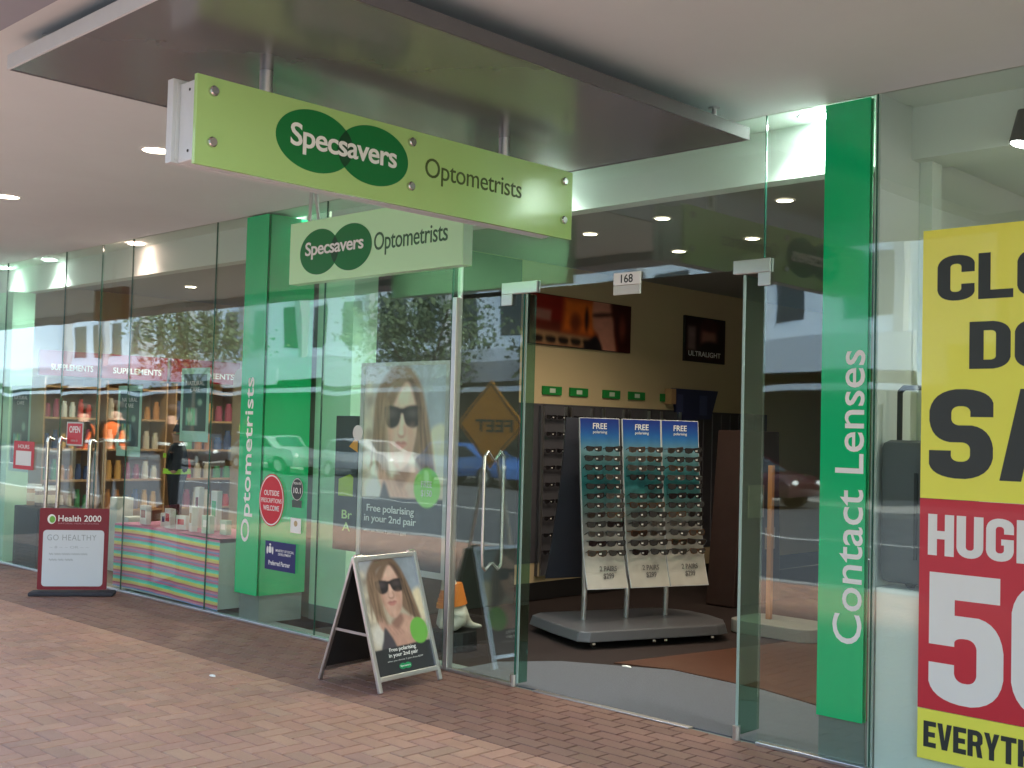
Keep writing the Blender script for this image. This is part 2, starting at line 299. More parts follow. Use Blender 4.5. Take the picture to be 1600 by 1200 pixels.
# road dips a little towards the far side
struct(MB().prism([(-6.2, -.16), (-23.5, -.42), (-23.5, -.6), (-6.2, -.6)], (-90, 0, 0), Y, Z, X, 130), "road", M["asphalt"])
struct(MB().box((-90, -29, -.6), (40, -23.5, -.28)), "far_pavement", M["conc"])
struct(MB().box((-90, -6.2, -.6), (40, -6.0, .0)), "kerb", M["kerb"], bevel=.02)
struct(MB().box((-90, -6, -.6), (40, .0, -.012)), "paving_bed", mat("joint_sand", (.15, .11, .09), .95))
def pavers():
    v = []; f = []; cols = []; rnd = random.Random(3)
    def brick(x0, y0, x1, y1, dark):
        g = .0025; b = .004; x0 += g; y0 += g; x1 -= g; y1 -= g; n = len(v); dz = rnd.uniform(-.0012, .0012)
        v.extend([(x0, y0, -.012), (x1, y0, -.012), (x1, y1, -.012), (x0, y1, -.012), (x0+b, y0+b, dz), (x1-b, y0+b, dz), (x1-b, y1-b, dz), (x0+b, y1-b, dz)])
        f.extend([(n+4, n+5, n+6, n+7), (n, n+1, n+5, n+4), (n+1, n+2, n+6, n+5), (n+2, n+3, n+7, n+6), (n+3, n, n+4, n+7)])
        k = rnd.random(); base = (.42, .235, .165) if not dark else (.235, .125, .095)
        c = [a*rnd.uniform(.97, 1.03) for a in base]
        if k < .2: c = [c[0]*.9, c[1]*.92, c[2]*.95]
        if k > .82: c = [c[0]*1.06, c[1]*1.1, c[2]*1.1]
        cols.extend([c]*8)
    L = .2; w = .1; xa, xb, ya, yb = -15.4, .6, -5.9, -1.0
    # 90-degree herringbone
    for k in range(-60, 160):
        for q in range(-70, 90):
            x = xa+(k*.4+q*.1)-4; y = ya+q*.1
            for (a, b, c, d) in ((x, y, x+L, y+w), (x+L, y-w, x+L+w, y+w)):
                a_, b_, c_, d_ = max(a, xa), max(b, ya), min(c, xb), min(d, yb)
                if c_-a_ > .03 and d_-b_ > .03: brick(a_, b_, c_, d_, False)
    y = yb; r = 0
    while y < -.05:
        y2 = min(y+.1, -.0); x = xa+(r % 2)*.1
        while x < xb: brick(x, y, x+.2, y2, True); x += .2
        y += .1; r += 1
    me = bpy.data.meshes.new("paving"); me.from_pydata(v, [], f); at = me.color_attributes.new("Col", 'FLOAT_COLOR', 'POINT')
    at.data.foreach_set("color", np.array([(*c, 1) for c in cols], 'f').ravel())
    m = bpy.data.materials.new("brick_pavers"); m.use_nodes = True; n = m.node_tree; b = n.nodes["Principled BSDF"]
    a = n.nodes.new("ShaderNodeAttribute"); a.attribute_name = "Col"; nz = n.nodes.new("ShaderNodeTexNoise"); nz.inputs["Scale"].default_value = 1.1; nz.inputs["Detail"].default_value = 8; nz.inputs["Roughness"].default_value = .7
    tc = n.nodes.new("ShaderNodeTexCoord"); n.links.new(tc.outputs["Object"], nz.inputs[0])
    rp = n.nodes.new("ShaderNodeMapRange"); rp.inputs[1].default_value = .3; rp.inputs[2].default_value = .7; rp.inputs[3].default_value = .85; rp.inputs[4].default_value = 1.15; n.links.new(nz.outputs[0], rp.inputs[0])
    mx = n.nodes.new("ShaderNodeVectorMath"); mx.operation = 'SCALE'; n.links.new(a.outputs[0], mx.inputs[0]); n.links.new(rp.outputs[0], mx.inputs[3]); n.links.new(mx.outputs[0], b.inputs["Base Color"])
    b.inputs["Roughness"].default_value = .62
    nf = n.nodes.new("ShaderNodeTexNoise"); nf.inputs["Scale"].default_value = 60; n.links.new(tc.outputs["Object"], nf.inputs[0])
    bp = n.nodes.new("ShaderNodeBump"); bp.inputs["Strength"].default_value = .35; bp.inputs["Distance"].default_value = .004; n.links.new(nf.outputs[0], bp.inputs["Height"]); n.links.new(bp.outputs[0], b.inputs["Normal"])
    me.materials.append(m); o = bpy.data.objects.new("paving", me); link(o); o["kind"] = "structure"
pavers()
# verandah ceiling over the footpath (slab) and its outer edge beam
struct(MB().box((-40, -3.25, 3.2), (12, -.012, 3.6)), "verandah_ceiling", M["ceiling"])
struct(MB().box((-40, -3.62, 3.13), (12, -3.25, 3.75)), "verandah_edge_beam", mat("edge_beam_paint", (.27, .28, .32), .6, noise=.05))
struct(MB().box((-40, -.012, 3.2), (12, .012, 9)), "upper_wall", M["whitewall"])
# shop shells
struct(MB().box((-7.3, .2, -.3), (-2.6, 9, -.008)), "shop_floor_slab", M["darkfloor"])
struct(MB().prism([(-5.5, .03), (-2.64, .03), (-2.64, .62), (-3.1, .90), (-3.9, 1.12), (-4.6, 1.16), (-5.25, .80), (-5.5, .45)], (0, 0, -.006), X, Y, Z, .008), "entrance_mat", M["carpet"])
struct(MB().prism([(-2.62, .66), (-3.1, .93), (-3.9, 1.15), (-4.62, 1.19), (-5.0, 1.05), (-4.55, 3.4), (-2.62, 3.4)], (0, 0, -.006), X, Y, Z, .006), "timber_floor", M["orangefloor"])
struct(MB().box((-40, .0, -.3), (-7.3, .2, -.004)).box((-7.3, 0, -.3), (12, .2, -.006)), "threshold_floor", M["greybase"])
struct(MB().box((-7.45, .72, 0), (-7.3, 9, 3.35)), "shop_side_wall", M["cream"])
struct(MB().box((-7.3, .73, 0), (-7.27, 2.42, 3.09)), "shop_dark_wall_sheet", mat("charcoal_sheet", (.045, .055, .05), .5, noise=.2))  # dark sheet added to darken the near part of the side wall
struct(MB().box((-7.3, 9, 0), (-2.6, 9.2, 3.35)), "shop_back_wall", M["cream"])
struct(MB().box((-7.3, .42, 3.1), (-2.7, 9, 3.35)), "shop_inner_ceiling", M["shopceil"])
struct(MB().box((-7.3, .30, 2.93), (-2.7, .42, 3.35)), "shop_bulkhead", M["beam"])
struct(MB().box((-40, .3, 2.93), (-7.9, .42, 3.35)), "health_shop_bulkhead", M["beam"])
struct(MB().box((-13.2, .42, 3.05), (-7.9, 9, 3.35)), "health_shop_ceiling", M["shopceil"])
struct(MB().box((-40, .012, 3.21), (12, .3, 3.35)).box((-2.6, .3, 3.212), (12, .63, 3.36)), "window_head", M["beam"])
struct(MB().box((-13.2, .42, 0), (-13.02, 9, 3.35)), "health_shop_side_wall", M["cream"])
struct(MB().box((-13.02, 8, 0), (-7.9, 8.2, 3.35)), "health_shop_back_wall", M["cream"])
struct(MB().box((-13.2, .2, -.3), (-7.9, 9, -.006)), "health_shop_floor", M["healthfloor"])
struct(MB().box((-7.9, .5, 0), (-7.6, 9, 3.35)), "party_wall", mat("olive_wall", (.16, .2, .13), .7))
struct(MB().box((-2.64, .032, 0), (-2.612, 9, 3.35)), "right_shop_side_wall", M["whitewall"])
struct(MB().box((-2.56, .2, -.3), (12, 9, -.006)), "right_shop_floor", M["healthfloor"])
struct(MB().box((-2.611, .36, 2.95), (12, .62, 3.35)).box((-2.611, .62, 3.0), (12, 6, 3.35)).box((-2.611, .45, 0), (-2.545, .56, 2.95)), "right_shop_bulkhead", M["beam"])
struct(MB().box((-2.5, 3.5, 0), (6, 3.7, 3.35)), "right_shop_back_wall", mat("grey_green_wall", (.25, .3, .26), .8, noise=.05))

# ================================================================ GLASS SHOPFRONT
def pane(x0, x1, z0, z1, label, y=0, group="glass sheets of the shopfront", edge=True, leaf=None):
    nm = "glass_door" if leaf else "shop_window"
    t = thing(nm, label, "glass door" if leaf else "window", ((x0+x1)/2, y, z0), 0, None if leaf else group)
    MB().box((x0+.004, y-.006, z0+.002), (x1-.004, y+.006, z1)).build("glazing", GLASS, t)
    if edge: MB().box((x1-.0035, y-.0065, z0+.002), (x1+.0005, y+.0065, z1)).build("polished_edge", M["glassedge"], t)
    if z0 < 1: MB().box((x0+.006, -.022, 0), (x1-.006, .022, .018)).build("bottom_rail", M["alu"], t, bevel=.003)
    return t
pane(-14.6, -12.62, .02, 3.2, "glass pane at the far left end of the health shop window")
pane(-12.62, -11.22, .02, 3.2, "glass pane with the white framed red notice at the health shop doorway")
pane(-11.22, -10.454, .02, 3.2, "glass pane carrying the red OPEN sign")
pane(-10.454, -9.861, .02, 3.2, "narrow glass pane at the left end of the striped window display")
pane(-9.861, -8.446, .02, 3.2, "glass pane in front of the rainbow striped display and small black figure")
pane(-8.446, -6.944, .02, 3.2, "glass pane over the green column with the red oval sticker")
pane(-6.944, -5.56, .02, 3.2, "glass pane in front of the large sunglasses poster")
dl = pane(-5.50, -4.915, .02, 2.385, "glass door leaf with a long steel loop handle, left of the open doorway", leaf=1)
pane(-5.56, -3.222, 2.41, 3.2, "glass transom pane above the open doorway carrying the number plate")
pane(-3.222, -2.61, .02, 3.2, "glass pane with the Contact Lenses strip at the right of the doorway")
pane(-2.61, -.9, .02, 3.2, "glass pane behind which the yellow closing down poster hangs")
pane(-.9, .9, .02, 3.2, "glass pane right of the closing down poster")
# door handle loop: outer and inner D
h = MB()
for s in (-1, 1):
    h.tube([(-5.14, s*.008, 1.36), (-5.14, s*.055, 1.41), (-5.14, s*.08, 1.385), (-5.14, s*.085, 1.3), (-5.14, s*.085, .78), (-5.14, s*.08, .705), (-5.14, s*.055, .68), (-5.14, s*.008, .72)], .0095, 12)
h.build("handle", M["steel"], dl, smooth=True)
# fin returns beside the opening
for x, y1, lb in ((-4.905, .09, "narrow dark green glass fin at the left edge of the open doorway"), (-3.345, .21, "dark green glass fin at the right edge of the open doorway")):
    t = thing("glass_fin", lb, "glass fin", (x, .1, .02))
    MB().box((x-.006, .012, .02), (x+.006, y1, 2.385)).build("glazing", glass_mat("deep_green_glass", (.45, .68, .58), .06), t)
    MB().box((x-.0075, .0075, .02), (x+.0075, .0115, 2.385)).build("polished_edge", mat("bright_edge", (.35, .5, .45), .2), t)
tag(MB().box((-5.545, -.02, 0), (-5.505, .03, 2.40)).build("steel_post", M["alu"], bevel=.004), "slim aluminium door post left of the glass door leaf", "post")
for i, (a, b) in enumerate(((-5.10, -4.80), (-3.40, -3.18))):
    t = thing("patch_fitting", ("steel patch fitting at the top left corner of the open doorway", "steel patch fitting at the top right corner of the open doorway")[i], "door fitting", (a, 0, 2.4))
    xx = (-4.93, -3.34)[i]
    MB().box((a, -.018, 2.39), (b, -.007, 2.46)).box((a, .007, 2.39), (b, .018, 2.46)).build("plate", M["alu"], t, bevel=.002)
    if i: MB().box((-3.25, -.018, 2.32), (b, -.007, 2.389)).build("corner_plate", M["alu"], t, bevel=.002)
    else: MB().box((a, -.018, 2.32), (a+.09, -.007, 2.389)).build("corner_plate", M["alu"], t, bevel=.002)
    MB().cyl((xx, 0, .0), (xx, 0, .07), .02).build("floor_pivot", M["alu"], t)
t = thing("number_plate", "small white number plate hanging above the doorway", "sign", (-4.1, -.02, 2.35))
MB().box((-4.20, -.022, 2.385), (-4.01, -.008, 2.455)).build("plate", M["white"], t, bevel=.002)
MB().box((-4.20, -.022, 2.33), (-4.01, -.008, 2.382)).build("lower_plate", M["whitewall"], t, bevel=.002)
text("number", "168", t, M["black"], (-4.145, -.0225, 2.396), X, Z, .085, .048, .01, .001)
# base channel (metal) under the panes
tag(MB().box((-4.75, -.022, 0), (-3.62, .022, .008)).build("threshold_strip", M["alu"], bevel=.002), "flat metal threshold strip across the open doorway", "threshold")

# ================================================================ GREEN COLUMNS
c = thing("green_column", "green box column lettered Optometrists behind the left glass", "column", (-7.85, .2, 0))
MB().box((-8.0, .014, .215), (-7.69, .44, 3.19)).build("casing", M["green"], c)
MB().box((-7.98, .03, 0), (-7.71, .43, .213)).build("base", M["greybase"], c)
MB().box((-8.0, -.0085, .215), (-7.69, -.0065, 3.19)).build("film_strip", mat("green_film_light", srgb((.0, .76, .47)), .12, coat=1), c)
text("lettering", "Optometrists", c, M["white"], (-7.785, -.0088, .62), Z, -X, 1.29, .150, .010, .0015)
c2 = thing("mint_column", "pale mint wall end with grey skirting behind the glass", "column", (-7.5, .6, 0))
MB().box((-7.68, .48, .12), (-7.22, .72, 3.1)).build("casing", M["mintwall"], c2)
MB().box((-7.67, .474, 0), (-7.215, .71, .118)).build("skirting", M["greybase"], c2)
c = thing("green_column", "green strip column lettered Contact Lenses right of the doorway", "column", (-2.76, .1, 0))
MB().box((-2.885, .014, .215), (-2.645, .028, 3.19)).build("casing", M["green"], c)
MB().box((-2.885, .016, 0.02), (-2.645, .028, .213)).build("base", M["greybase"], c)
MB().box((-2.885, -.0085, .215), (-2.645, -.0065, 3.19)).build("film_strip", mat("green_film_light", srgb((.0, .74, .46)), .4, coat=.4), c)
text("lettering", "Contact Lenses", c, M["white"], (-2.655, -.0088, .575), Z, -X, 1.40, .150, .006, .0015)

# ================================================================ STICKERS
def sticker_oval(cx, cz, rx, rz, m, lines, lab, ring=True):
    t = thing("sticker", lab, "sticker", (cx, -.008, cz))
    MB().prism(ell(cx, cz, rx, rz), (0, -.0085, 0), X, Z, -Y, .001).build("disc", m, t)
    if ring:
        o = ell(cx, cz, rx*.96, rz*.96); i = ell(cx, cz, rx*.91, rz*.91); mb = MB(); n = len(o)
        mb.add([(p[0], -.0102, p[1]) for p in o]+[(p[0], -.0102, p[1]) for p in i], [(k, (k+1) % n, n+(k+1) % n, n+k) for k in range(n)]).build("ring", M["white"], t)
    for s, z, w, hh, b in lines: text("lettering", s, t, M["white"], (cx-w/2, -.0098, z), X, Z, w, hh, b, .0006)
    return t
sticker_oval(-7.53, .965, .165, .20, M["sticker_red"], (("OUTSIDE", 1.0, .20, .04, .012), ("PRESCRIPTIONS", .945, .27, .034, 0), ("WELCOME", .885, .21, .04, .012)), "red oval sticker reading OUTSIDE PRESCRIPTIONS WELCOME")
sticker_oval(-7.20, 1.065, .075, .085, M["black"], (("MON-FRI", 1.10, .09, .018, .0), ("10.1", 1.035, .09, .042, .012)), "black oval sticker above the grey one on the green side")
box_thing("sticker", "dark grey square sticker under the small black oval", "sticker", (-7.26, -.0092, .93), (-7.14, -.0075, .985), mat("sticker_grey", (.07, .1, .09), .5), bevel=0)
t = thing("sticker", "small white card sticker on the glass over the green side", "sticker", (-7.2, -.008, .75))
MB().box((-7.27, -.0092, .74), (-7.14, -.0075, .85)).build("card", M["white"], t)
MB().prism(ell(-7.205, .81, .022, .022), (0, -.0094, 0), X, Z, -Y, .0006).build("emblem", mat("tan_print", (.5, .38, .2), .6), t)
t = thing("sticker", "navy blue square sticker reading Preferred Partner", "sticker", (-7.4, -.008, .5))
MB().box((-7.59, -.0095, .44), (-7.195, -.0075, .655)).build("card", M["navy"], t)
text("lettering", "MINISTRY OF SOCIAL\nDEVELOPMENT", t, M["white"], (-7.45, -.0097, .555), X, Z, .235, .045, .008, .0005)
text("lettering", "Preferred Partner", t, M["white"], (-7.54, -.0097, .475), X, Z, .28, .036, .014, .0005)
mb = MB(); mb.prism(rrect(-7.545, .565, -7.505, .615, .012), (0, -.0097, 0), X, Z, -Y, .0006); mb.prism(ell(-7.56, .585, .01, .03, 12), (0, -.0097, 0), X, Z, -Y, .0006); mb.prism(ell(-7.49, .585, .01, .03, 12), (0, -.0097, 0), X, Z, -Y, .0006); mb.prism(ell(-7.525, .628, .012, .01, 12), (0, -.0097, 0), X, Z, -Y, .0006)
mb.build("crest", M["white"], t)
tag(MB().prism(ell(-6.50, 1.50, .055, .055), (0, -.0085, 0), X, Z, -Y, .001).build("sticker", M["whitewall"]), "plain white round sticker left of the sunglasses poster", "sticker")

# ================================================================ BIG HANGING SIGN + PANEL
p = thing("soffit_panel", "large glossy grey panel hung flat under the verandah ceiling", "ceiling panel", (-4.15, -1.64, 3.05))
MB().box((-5.05, -3.11, 3.05), (-3.25, -.15, 3.11)).build("board", M["panel"], p)
MB().box((-5.062, -3.122, 3.048), (-3.238, -3.111, 3.112)).build("street_edge_trim", M["white_metal"], p)
MB().box((-5.062, -.149, 3.048), (-3.238, -.138, 3.112)).box((-3.249, -3.11, 3.048), (-3.238, -.15, 3.112)).box((-5.062, -3.11, 3.048), (-5.051, -.15, 3.112)).build("edge_trim", mat("grey_trim", (.11, .11, .115), .5, noise=.08), p)
for x, y in ((-3.35, -.29), (-4.93, -.29), (-4.93, -3.0), (-3.35, -3.0)):
    MB().cyl((x, y, 3.11), (x, y, 3.2), .012).cyl((x, y, 3.192), (x, y, 3.2), .03).build("hanger", M["alu"], p)
s = thing("hanging_sign", "long lime hanging sign with white end cap, projecting from the shopfront", "sign", (-4.19, -1.63, 2.57))
MB().box((-4.275, -2.735, 2.60), (-4.122, -.52, 2.925)).build("box_body", M["white_metal"], s, bevel=.004)
MB().box((-4.325, -2.765, 2.60), (-4.28, -.50, 2.945)).box((-4.28, -2.75, 2.61), (-4.275, -.5, 2.93)).build("back_panel", M["white_metal"], s, bevel=.003)
MB().box((-4.122, -2.762, 2.571), (-4.10, -.505, 2.932)).build("face", M["lime"], s, bevel=.002)
for z in (2.64, 2.89): MB().cyl((-4.20, -2.737, z), (-4.20, -2.733, z), .006).build("end_screw", M["dark"], s)
for y in (-2.69, -1.643, -.578):
    for z in (2.667, 2.873):
        MB().cyl((-4.10, y, z), (-4.085, y, z), .021, n=20).cyl((-4.085, y, z), (-4.08, y, z), .021, .016, n=20).build("stud", M["steel"], s, smooth=True)
for y in (-2.377, -.932):
    MB().cyl((-4.20, y, 2.925), (-4.20, y, 3.05), .028, n=20).build("hanging_rod", M["alu"], s, smooth=True)
def logo(t, o, du, e1, e2, rx, rz, words, wb, m1, m2, mw, eps=.0015, th=.0012):
    """two overlapping green ovals with the shop name across them"""
    dn = du.cross(Z)
    for k, (cx, cz) in enumerate((e1, e2)):
        MB().prism(ell(cx, cz, rx, rz, 56), Vector(o)+dn*(eps*(k*.6)), du, Z, dn, th).build("logo_oval", m1, t)
    A = [(x, z) for x, z in ell(e1[0], e1[1], rx, rz, 200) if ((x-e2[0])/rx)**2+((z-e2[1])/rz)**2 <= 1]+[(x, z) for x, z in ell(e2[0], e2[1], rx, rz, 200) if ((x-e1[0])/rx)**2+((z-e1[1])/rz)**2 <= 1]
    cx = sum(a[0] for a in A)/len(A); cz = sum(a[1] for a in A)/len(A); A.sort(key=lambda q: math.atan2(q[1]-cz, q[0]-cx))
    MB().prism(A, Vector(o)+dn*(eps*1.3), du, Z, dn, th).build("logo_overlap", m2, t)
    text("lettering", words, t, mw, Vector(o)+dn*(eps*1.3+th)+du*wb[0]+Z*wb[1], du, Z, wb[2], wb[3], .016, .0015, .93)
logo(s, (-4.0995, 0, 0), Y, (-2.185, 2.770), (-1.863, 2.768), .203, .134, "Specsavers", (-2.315, 2.702, .585, .130), M["logo"], M["logo_dark"], M["white"])
text("lettering", "Optometrists", s, M["olive"], (-4.0995, -1.553, 2.700), Y, Z, .655, .122, 0, .0015, .95)
s = thing("hanging_sign", "smaller pale mint sign hung parallel to the glass under the big lime sign", "sign", (-5.82, -.46, 2.51))
MB().box((-6.69, -.5, 2.508), (-4.951, -.42, 2.928)).build("box_body", M["mint"], s, bevel=.003)
MB().box((-4.951, -.495, 2.512), (-4.947, -.425, 2.924)).build("end_cap", mat("mint_light", srgb((.78, .95, .82)), .3), s)
for x in (-6.50, -5.15):
    MB().cyl((x, -.48, 2.928), (x, -.47, 3.2), .012).cyl((x+.05, -.44, 2.928), (x+.02, -.46, 3.2), .012).box((x-.03, -.50, 3.19), (x+.08, -.42, 3.2)).build("hanging_rod", M["alu"], s)
logo(s, (0, -.5005, 0), X, (-6.353, 2.708), (-6.008, 2.710), .214, .153, "Specsavers", (-6.505, 2.660, .63, .12), M["logo"], M["logo_dark"], M["white"])
text("lettering", "Optometrists", s, M["dkgreen"], (-5.772, -.5005, 2.628), X, Z, .69, .15, .004, .0015, .95)

# ================================================================ DOWNLIGHTS
def downlight(x, y, z, r, lab, col, power, spot=None, em=None, grp="round ceiling downlights"):
    t = thing("downlight", lab, "downlight", (x, y, z), 0, grp)
    ring = MB(); n = 24; o = ell(x, y, r*1.2, r*1.2, n); i = ell(x, y, r, r, n)
    ring.add([(a, b, z-.001) for a, b in o]+[(a, b, z-.006) for a, b in i], [(k, (k+1) % n, n+(k+1) % n, n+k) for k in range(n)]).build("trim_ring", M["white_metal"], t)
    MB().prism(ell(x, y, r*.98, r*.98, n), (0, 0, z-.004), X, Y, Z, .003).build("lamp_disc", mat("lamp_%s_%s" % (em or 6, "%.2f" % col[2]), col, emit=em or 6), t)
    if power:
        l = bpy.data.lights.new("lamp", 'SPOT'); l.energy = power; l.color = col; l.spot_size = R(spot or 120); l.spot_blend = .6; l.shadow_soft_size = .04
        lo = bpy.data.objects.new("lamp", l); link(lo, t); lo.location = (0, 0, -.02)
warm = (1, .80, .60); cool = (.95, 1, .95)
downlight(-8.79, -1.59, 3.2, .085, "warm round downlight in the verandah ceiling at the far left", warm, 5, em=2.5)
downlight(-6.50, -1.63, 3.2, .085, "warm round downlight in the verandah ceiling partly behind the big sign", warm, 5, em=2.5)
downlight(-3.04, .17, 3.205, .085, "bright white downlight beside the top of the Contact Lenses column", cool, 14, 130, 14)
downlight(-5.05, .17, 3.205, .07, "white downlight behind the right end of the lime sign", cool, 14, 130, 12)
downlight(-6.1, .17, 3.205, .07, "added unseen downlight brightening the framed poster, behind the small mint sign", cool, 16, 130, 10)  # unseen lamp added to brighten the framed poster
downlight(-10.15, .17, 3.205, .075, "pinkish downlight above the striped window display", (1, .62, .55), 5, 120, 10)
downlight(-12.0, .17, 3.205, .06, "white downlight left of the pinkish one in the health shop window", cool, 12, 120, 10)
downlight(-13.1, .17, 3.205, .06, "leftmost white downlight above the health shop glass", cool, 4, 120, 10)
for k, (x, y) in enumerate(((-5.90, 1.75), (-5.05, 1.55), (-4.02, 1.5), (-5.85, 2.85), (-5.0, 2.65), (-3.7, 3.2))):
    downlight(x, y, 3.099, .055, ("warm shop downlight nearest the left wall above the display stand", "warm shop downlight in the middle of the front row", "warm shop downlight nearest the Contact Lenses column", "warm shop downlight in the second row at the left", "warm shop downlight in the second row over the doorway view", "warm shop downlight farthest to the right in the second row")[k], warm, 10.5, 150, 4, "warm downlights inside the optometrist shop")
for k, (x, y) in enumerate(((-11.6, 1.6), (-9.6, 1.8), (-11.2, 3.6))):
    downlight(x, y, 3.049, .06, ("warm downlight inside the health shop near its left wall", "warm downlight inside the health shop over the middle", "warm downlight deeper inside the health shop")[k], warm, 27, 150, 6, "warm downlights inside the health shop")
downlight(-1.7, 1.3, 2.999, .05, "round downlight in the ceiling of the closing down shop", (1, .97, .9), 16, 150, 5)
t = thing("spotlight", "black track spotlight at the top right corner of the closing down shop", "spotlight", (-2.03, .3, 2.95))
MB().cyl((-2.03, .3, 3.2), (-2.03, .3, 3.06), .012).build("stem", M["dark"], t)
MB().cyl((-2.03, .3, 3.08), (-2.05, .28, 2.93), .04, .05, n=16).build("head", M["dark"], t, smooth=True)
MB().cyl((-2.0505, .2795, 2.932), (-2.052, .278, 2.925), .042, n=16).build("lamp_disc", mat("lampface", (1, .98, .95), emit=10), t)

# ================================================================ WOMAN ARTWORK
def woman(nx, ny, asp, oy=0, sc=1.0, panel=.77, ox=0, circle=(.84, .665)):
    a = Art(nx, ny, (.62, .60, .55), asp)
    a.grad((.60, .62, .66), (.72, .68, .60), 0, .35); a.grad((.72, .68, .60), (.66, .62, .54), .35, 1)
    a.poly([(.45, -.1), (1.1, -.1), (1.1, .40), (.8, .40)], (.53, .58, .64), .05)
    T = lambda L: [((x-.47)*sc+.47+ox, y*sc+oy) for x, y in L]
    for q in range(9): a.oval(.05+.03*(q % 3), .12+.06*q, .05, .035, ((.80, .76, .68), (.5, .45, .4), (.72, .66, .58))[q % 3], 1.2, .7)
    a.poly(T([(.84, .33), (1.05, .30), (1.05, .55), (.9, .56)]), (.84, .79, .66), .03)
    a.oval(.16, .66, .14, .10, (.86, .84, .80), .8); a.oval(.12, .5, .1, .05, (.80, .75, .66), .9)
    hair = (.44, .34, .27)
    a.poly(T([(.30, -.01), (.45, -.03), (.60, -.01), (.72, .08), (.80, .22), (.86, .36), (.92, .55), (.86, .56), (.72, .50), (.62, .40), (.60, .10), (.30, .10), (.28, .40), (.33, .60), (.24, .58), (.14, .47), (.10, .30), (.13, .12)]), hair, .02)
    skin = (.80, .63, .56)
    # raised hand and neck
    a.poly(T([(.16, .46), (.24, .50), (.36, .58), (.60, .50), (.86, .58), (.92, .66), (.86, .80), (.40, .80), (.36, .72), (.20, .60)]), (.74, .56, .49), .02)
    a.poly(T([(.52, .56), (.68, .54), (.80, .62), (.74, .70), (.58, .66)]), (.80, .63, .55), .03, a=.7)
    a.poly(T([(.40, .56), (.57, .49), (.60, .56), (.48, .62)]), (.50, .35, .30), .025, a=.8)
    a.poly(T([(.34, .10), (.46, .06), (.60, .07), (.67, .15), (.68, .28), (.645, .40), (.58, .48), (.48, .525), (.40, .50), (.33, .42), (.285, .30), (.29, .18)]), skin, .012)
    a.poly(T([(.285, .20), (.36, .24), (.37, .40), (.44, .51), (.39, .50), (.33, .42), (.28, .30)]), (.70, .50, .43), .03, a=.55)
    a.oval(*[.50*1, .12*sc+oy], .09*sc, .045*sc, (.90, .77, .70), 1.2, .7)
    a.poly(T([(.33, .09), (.42, .05), (.52, .035), (.44, .11), (.35, .19), (.27, .26), (.25, .16)]), hair, .02)
    a.poly(T([(.55, .03), (.66, .08), (.73, .22), (.70, .32), (.67, .20), (.61, .11)]), (.30, .22, .18), .02)
    for q in range(5): a.poly(T([(.14+.03*q, .2), (.155+.03*q, .2), (.2+.03*q, .5), (.18+.03*q, .5)]), (.52, .42, .33), .012, a=.45)
    for q in range(4): a.poly(T([(.70+.03*q, .15+.03*q), (.715+.03*q, .15+.03*q), (.80+.03*q, .5), (.78+.03*q, .5)]), (.50, .39, .31), .012, a=.45)
    # sunglasses
    g = (.10, .08, .09)
    a.poly(T([(.24, .195), (.34, .185), (.455, .20), (.46, .24), (.43, .285), (.36, .305), (.29, .295), (.25, .25)]), g, .008)
    a.poly(T([(.495, .20), (.60, .182), (.71, .188), (.715, .23), (.69, .285), (.62, .30), (.54, .285), (.50, .24)]), g, .008)
    a.poly(T([(.44, .20), (.51, .20), (.51, .222), (.44, .222)]), g, .006)
    a.oval(.34*1, .225*sc+oy, .07*sc, .025*sc, (.32, .27, .28), 1.2, .6); a.oval(.60, .225*sc+oy, .07*sc, .025*sc, (.32, .27, .28), 1.2, .6)
    # nose, mouth, chin
    a.poly(T([(.475, .24), (.495, .24), (.52, .325), (.49, .345), (.445, .335)]), (.88, .72, .65), .012, a=.8)
    a.poly(T([(.43, .335), (.47, .345), (.52, .34), (.50, .355), (.45, .353)]), (.55, .36, .31), .008, a=.8)
    a.poly(T([(.385, .388), (.44, .375), (.475, .380), (.51, .374), (.555, .386), (.50, .392), (.44, .394)]), (.62, .36, .34), .006)
    a.poly(T([(.40, .394), (.47, .391), (.545, .392), (.50, .412), (.44, .413)]), (.74, .46, .43), .007)
    a.oval(.475, .47*sc+oy, .07*sc, .025*sc, (.86, .69, .61), 1.2, .5)
    for q in range(4): a.poly(T([(.26+.07*q, .54+.015*q), (.275+.07*q, .54+.015*q), (.40+.06*q, .66), (.385+.06*q, .66)]), (.58, .40, .34), .01, a=.35)
    a.poly(T([(.26, .60), (.33, .66), (.40, .76), (.42, .9), (.1, .9), (.14, .78), (.20, .70)]), (.24, .22, .25), .015)
    rr = random.Random(11)
    for q in range(26):
        x0 = rr.uniform(.12, .30); x1 = x0+rr.uniform(-.06, .05); a.poly(T([(x0, rr.uniform(.12, .22)), (x0+.012, .2), (x1+.012, .5), (x1, rr.uniform(.45, .57))]), rr.choice(((.60, .48, .37), (.26, .19, .15), (.45, .35, .28))), .006, a=.5)
    for q in range(22):
        x0 = rr.uniform(.66, .76); x1 = x0+rr.uniform(.04, .13); a.poly(T([(x0, rr.uniform(.10, .3)), (x0+.012, .2), (x1+.012, .5), (x1, rr.uniform(.45, .55))]), rr.choice(((.58, .46, .35), (.24, .17, .13), (.42, .32, .26))), .006, a=.5)
    a.poly(T([(.56, .30), (.64, .28), (.635, .40), (.57, .475), (.50, .51), (.55, .42)]), (.66, .46, .39), .03, a=.4)
    a.poly(T([(.50, .29), (.53, .30), (.535, .335), (.51, .345)]), (.62, .43, .37), .01, a=.5)
    a.noise(.05, 5, 16); a.c = np.clip(a.c*.92+.10, 0, 1)
    a.poly([(-.1, panel+.012), (1.1, panel-.012), (1.1, 1.1), (-.1, 1.1)], (.20, .215, .23), .004, sm=False)
    a.oval(circle[0], circle[1], .155, .155/asp, (.45, .72, .32), .06)
    return a
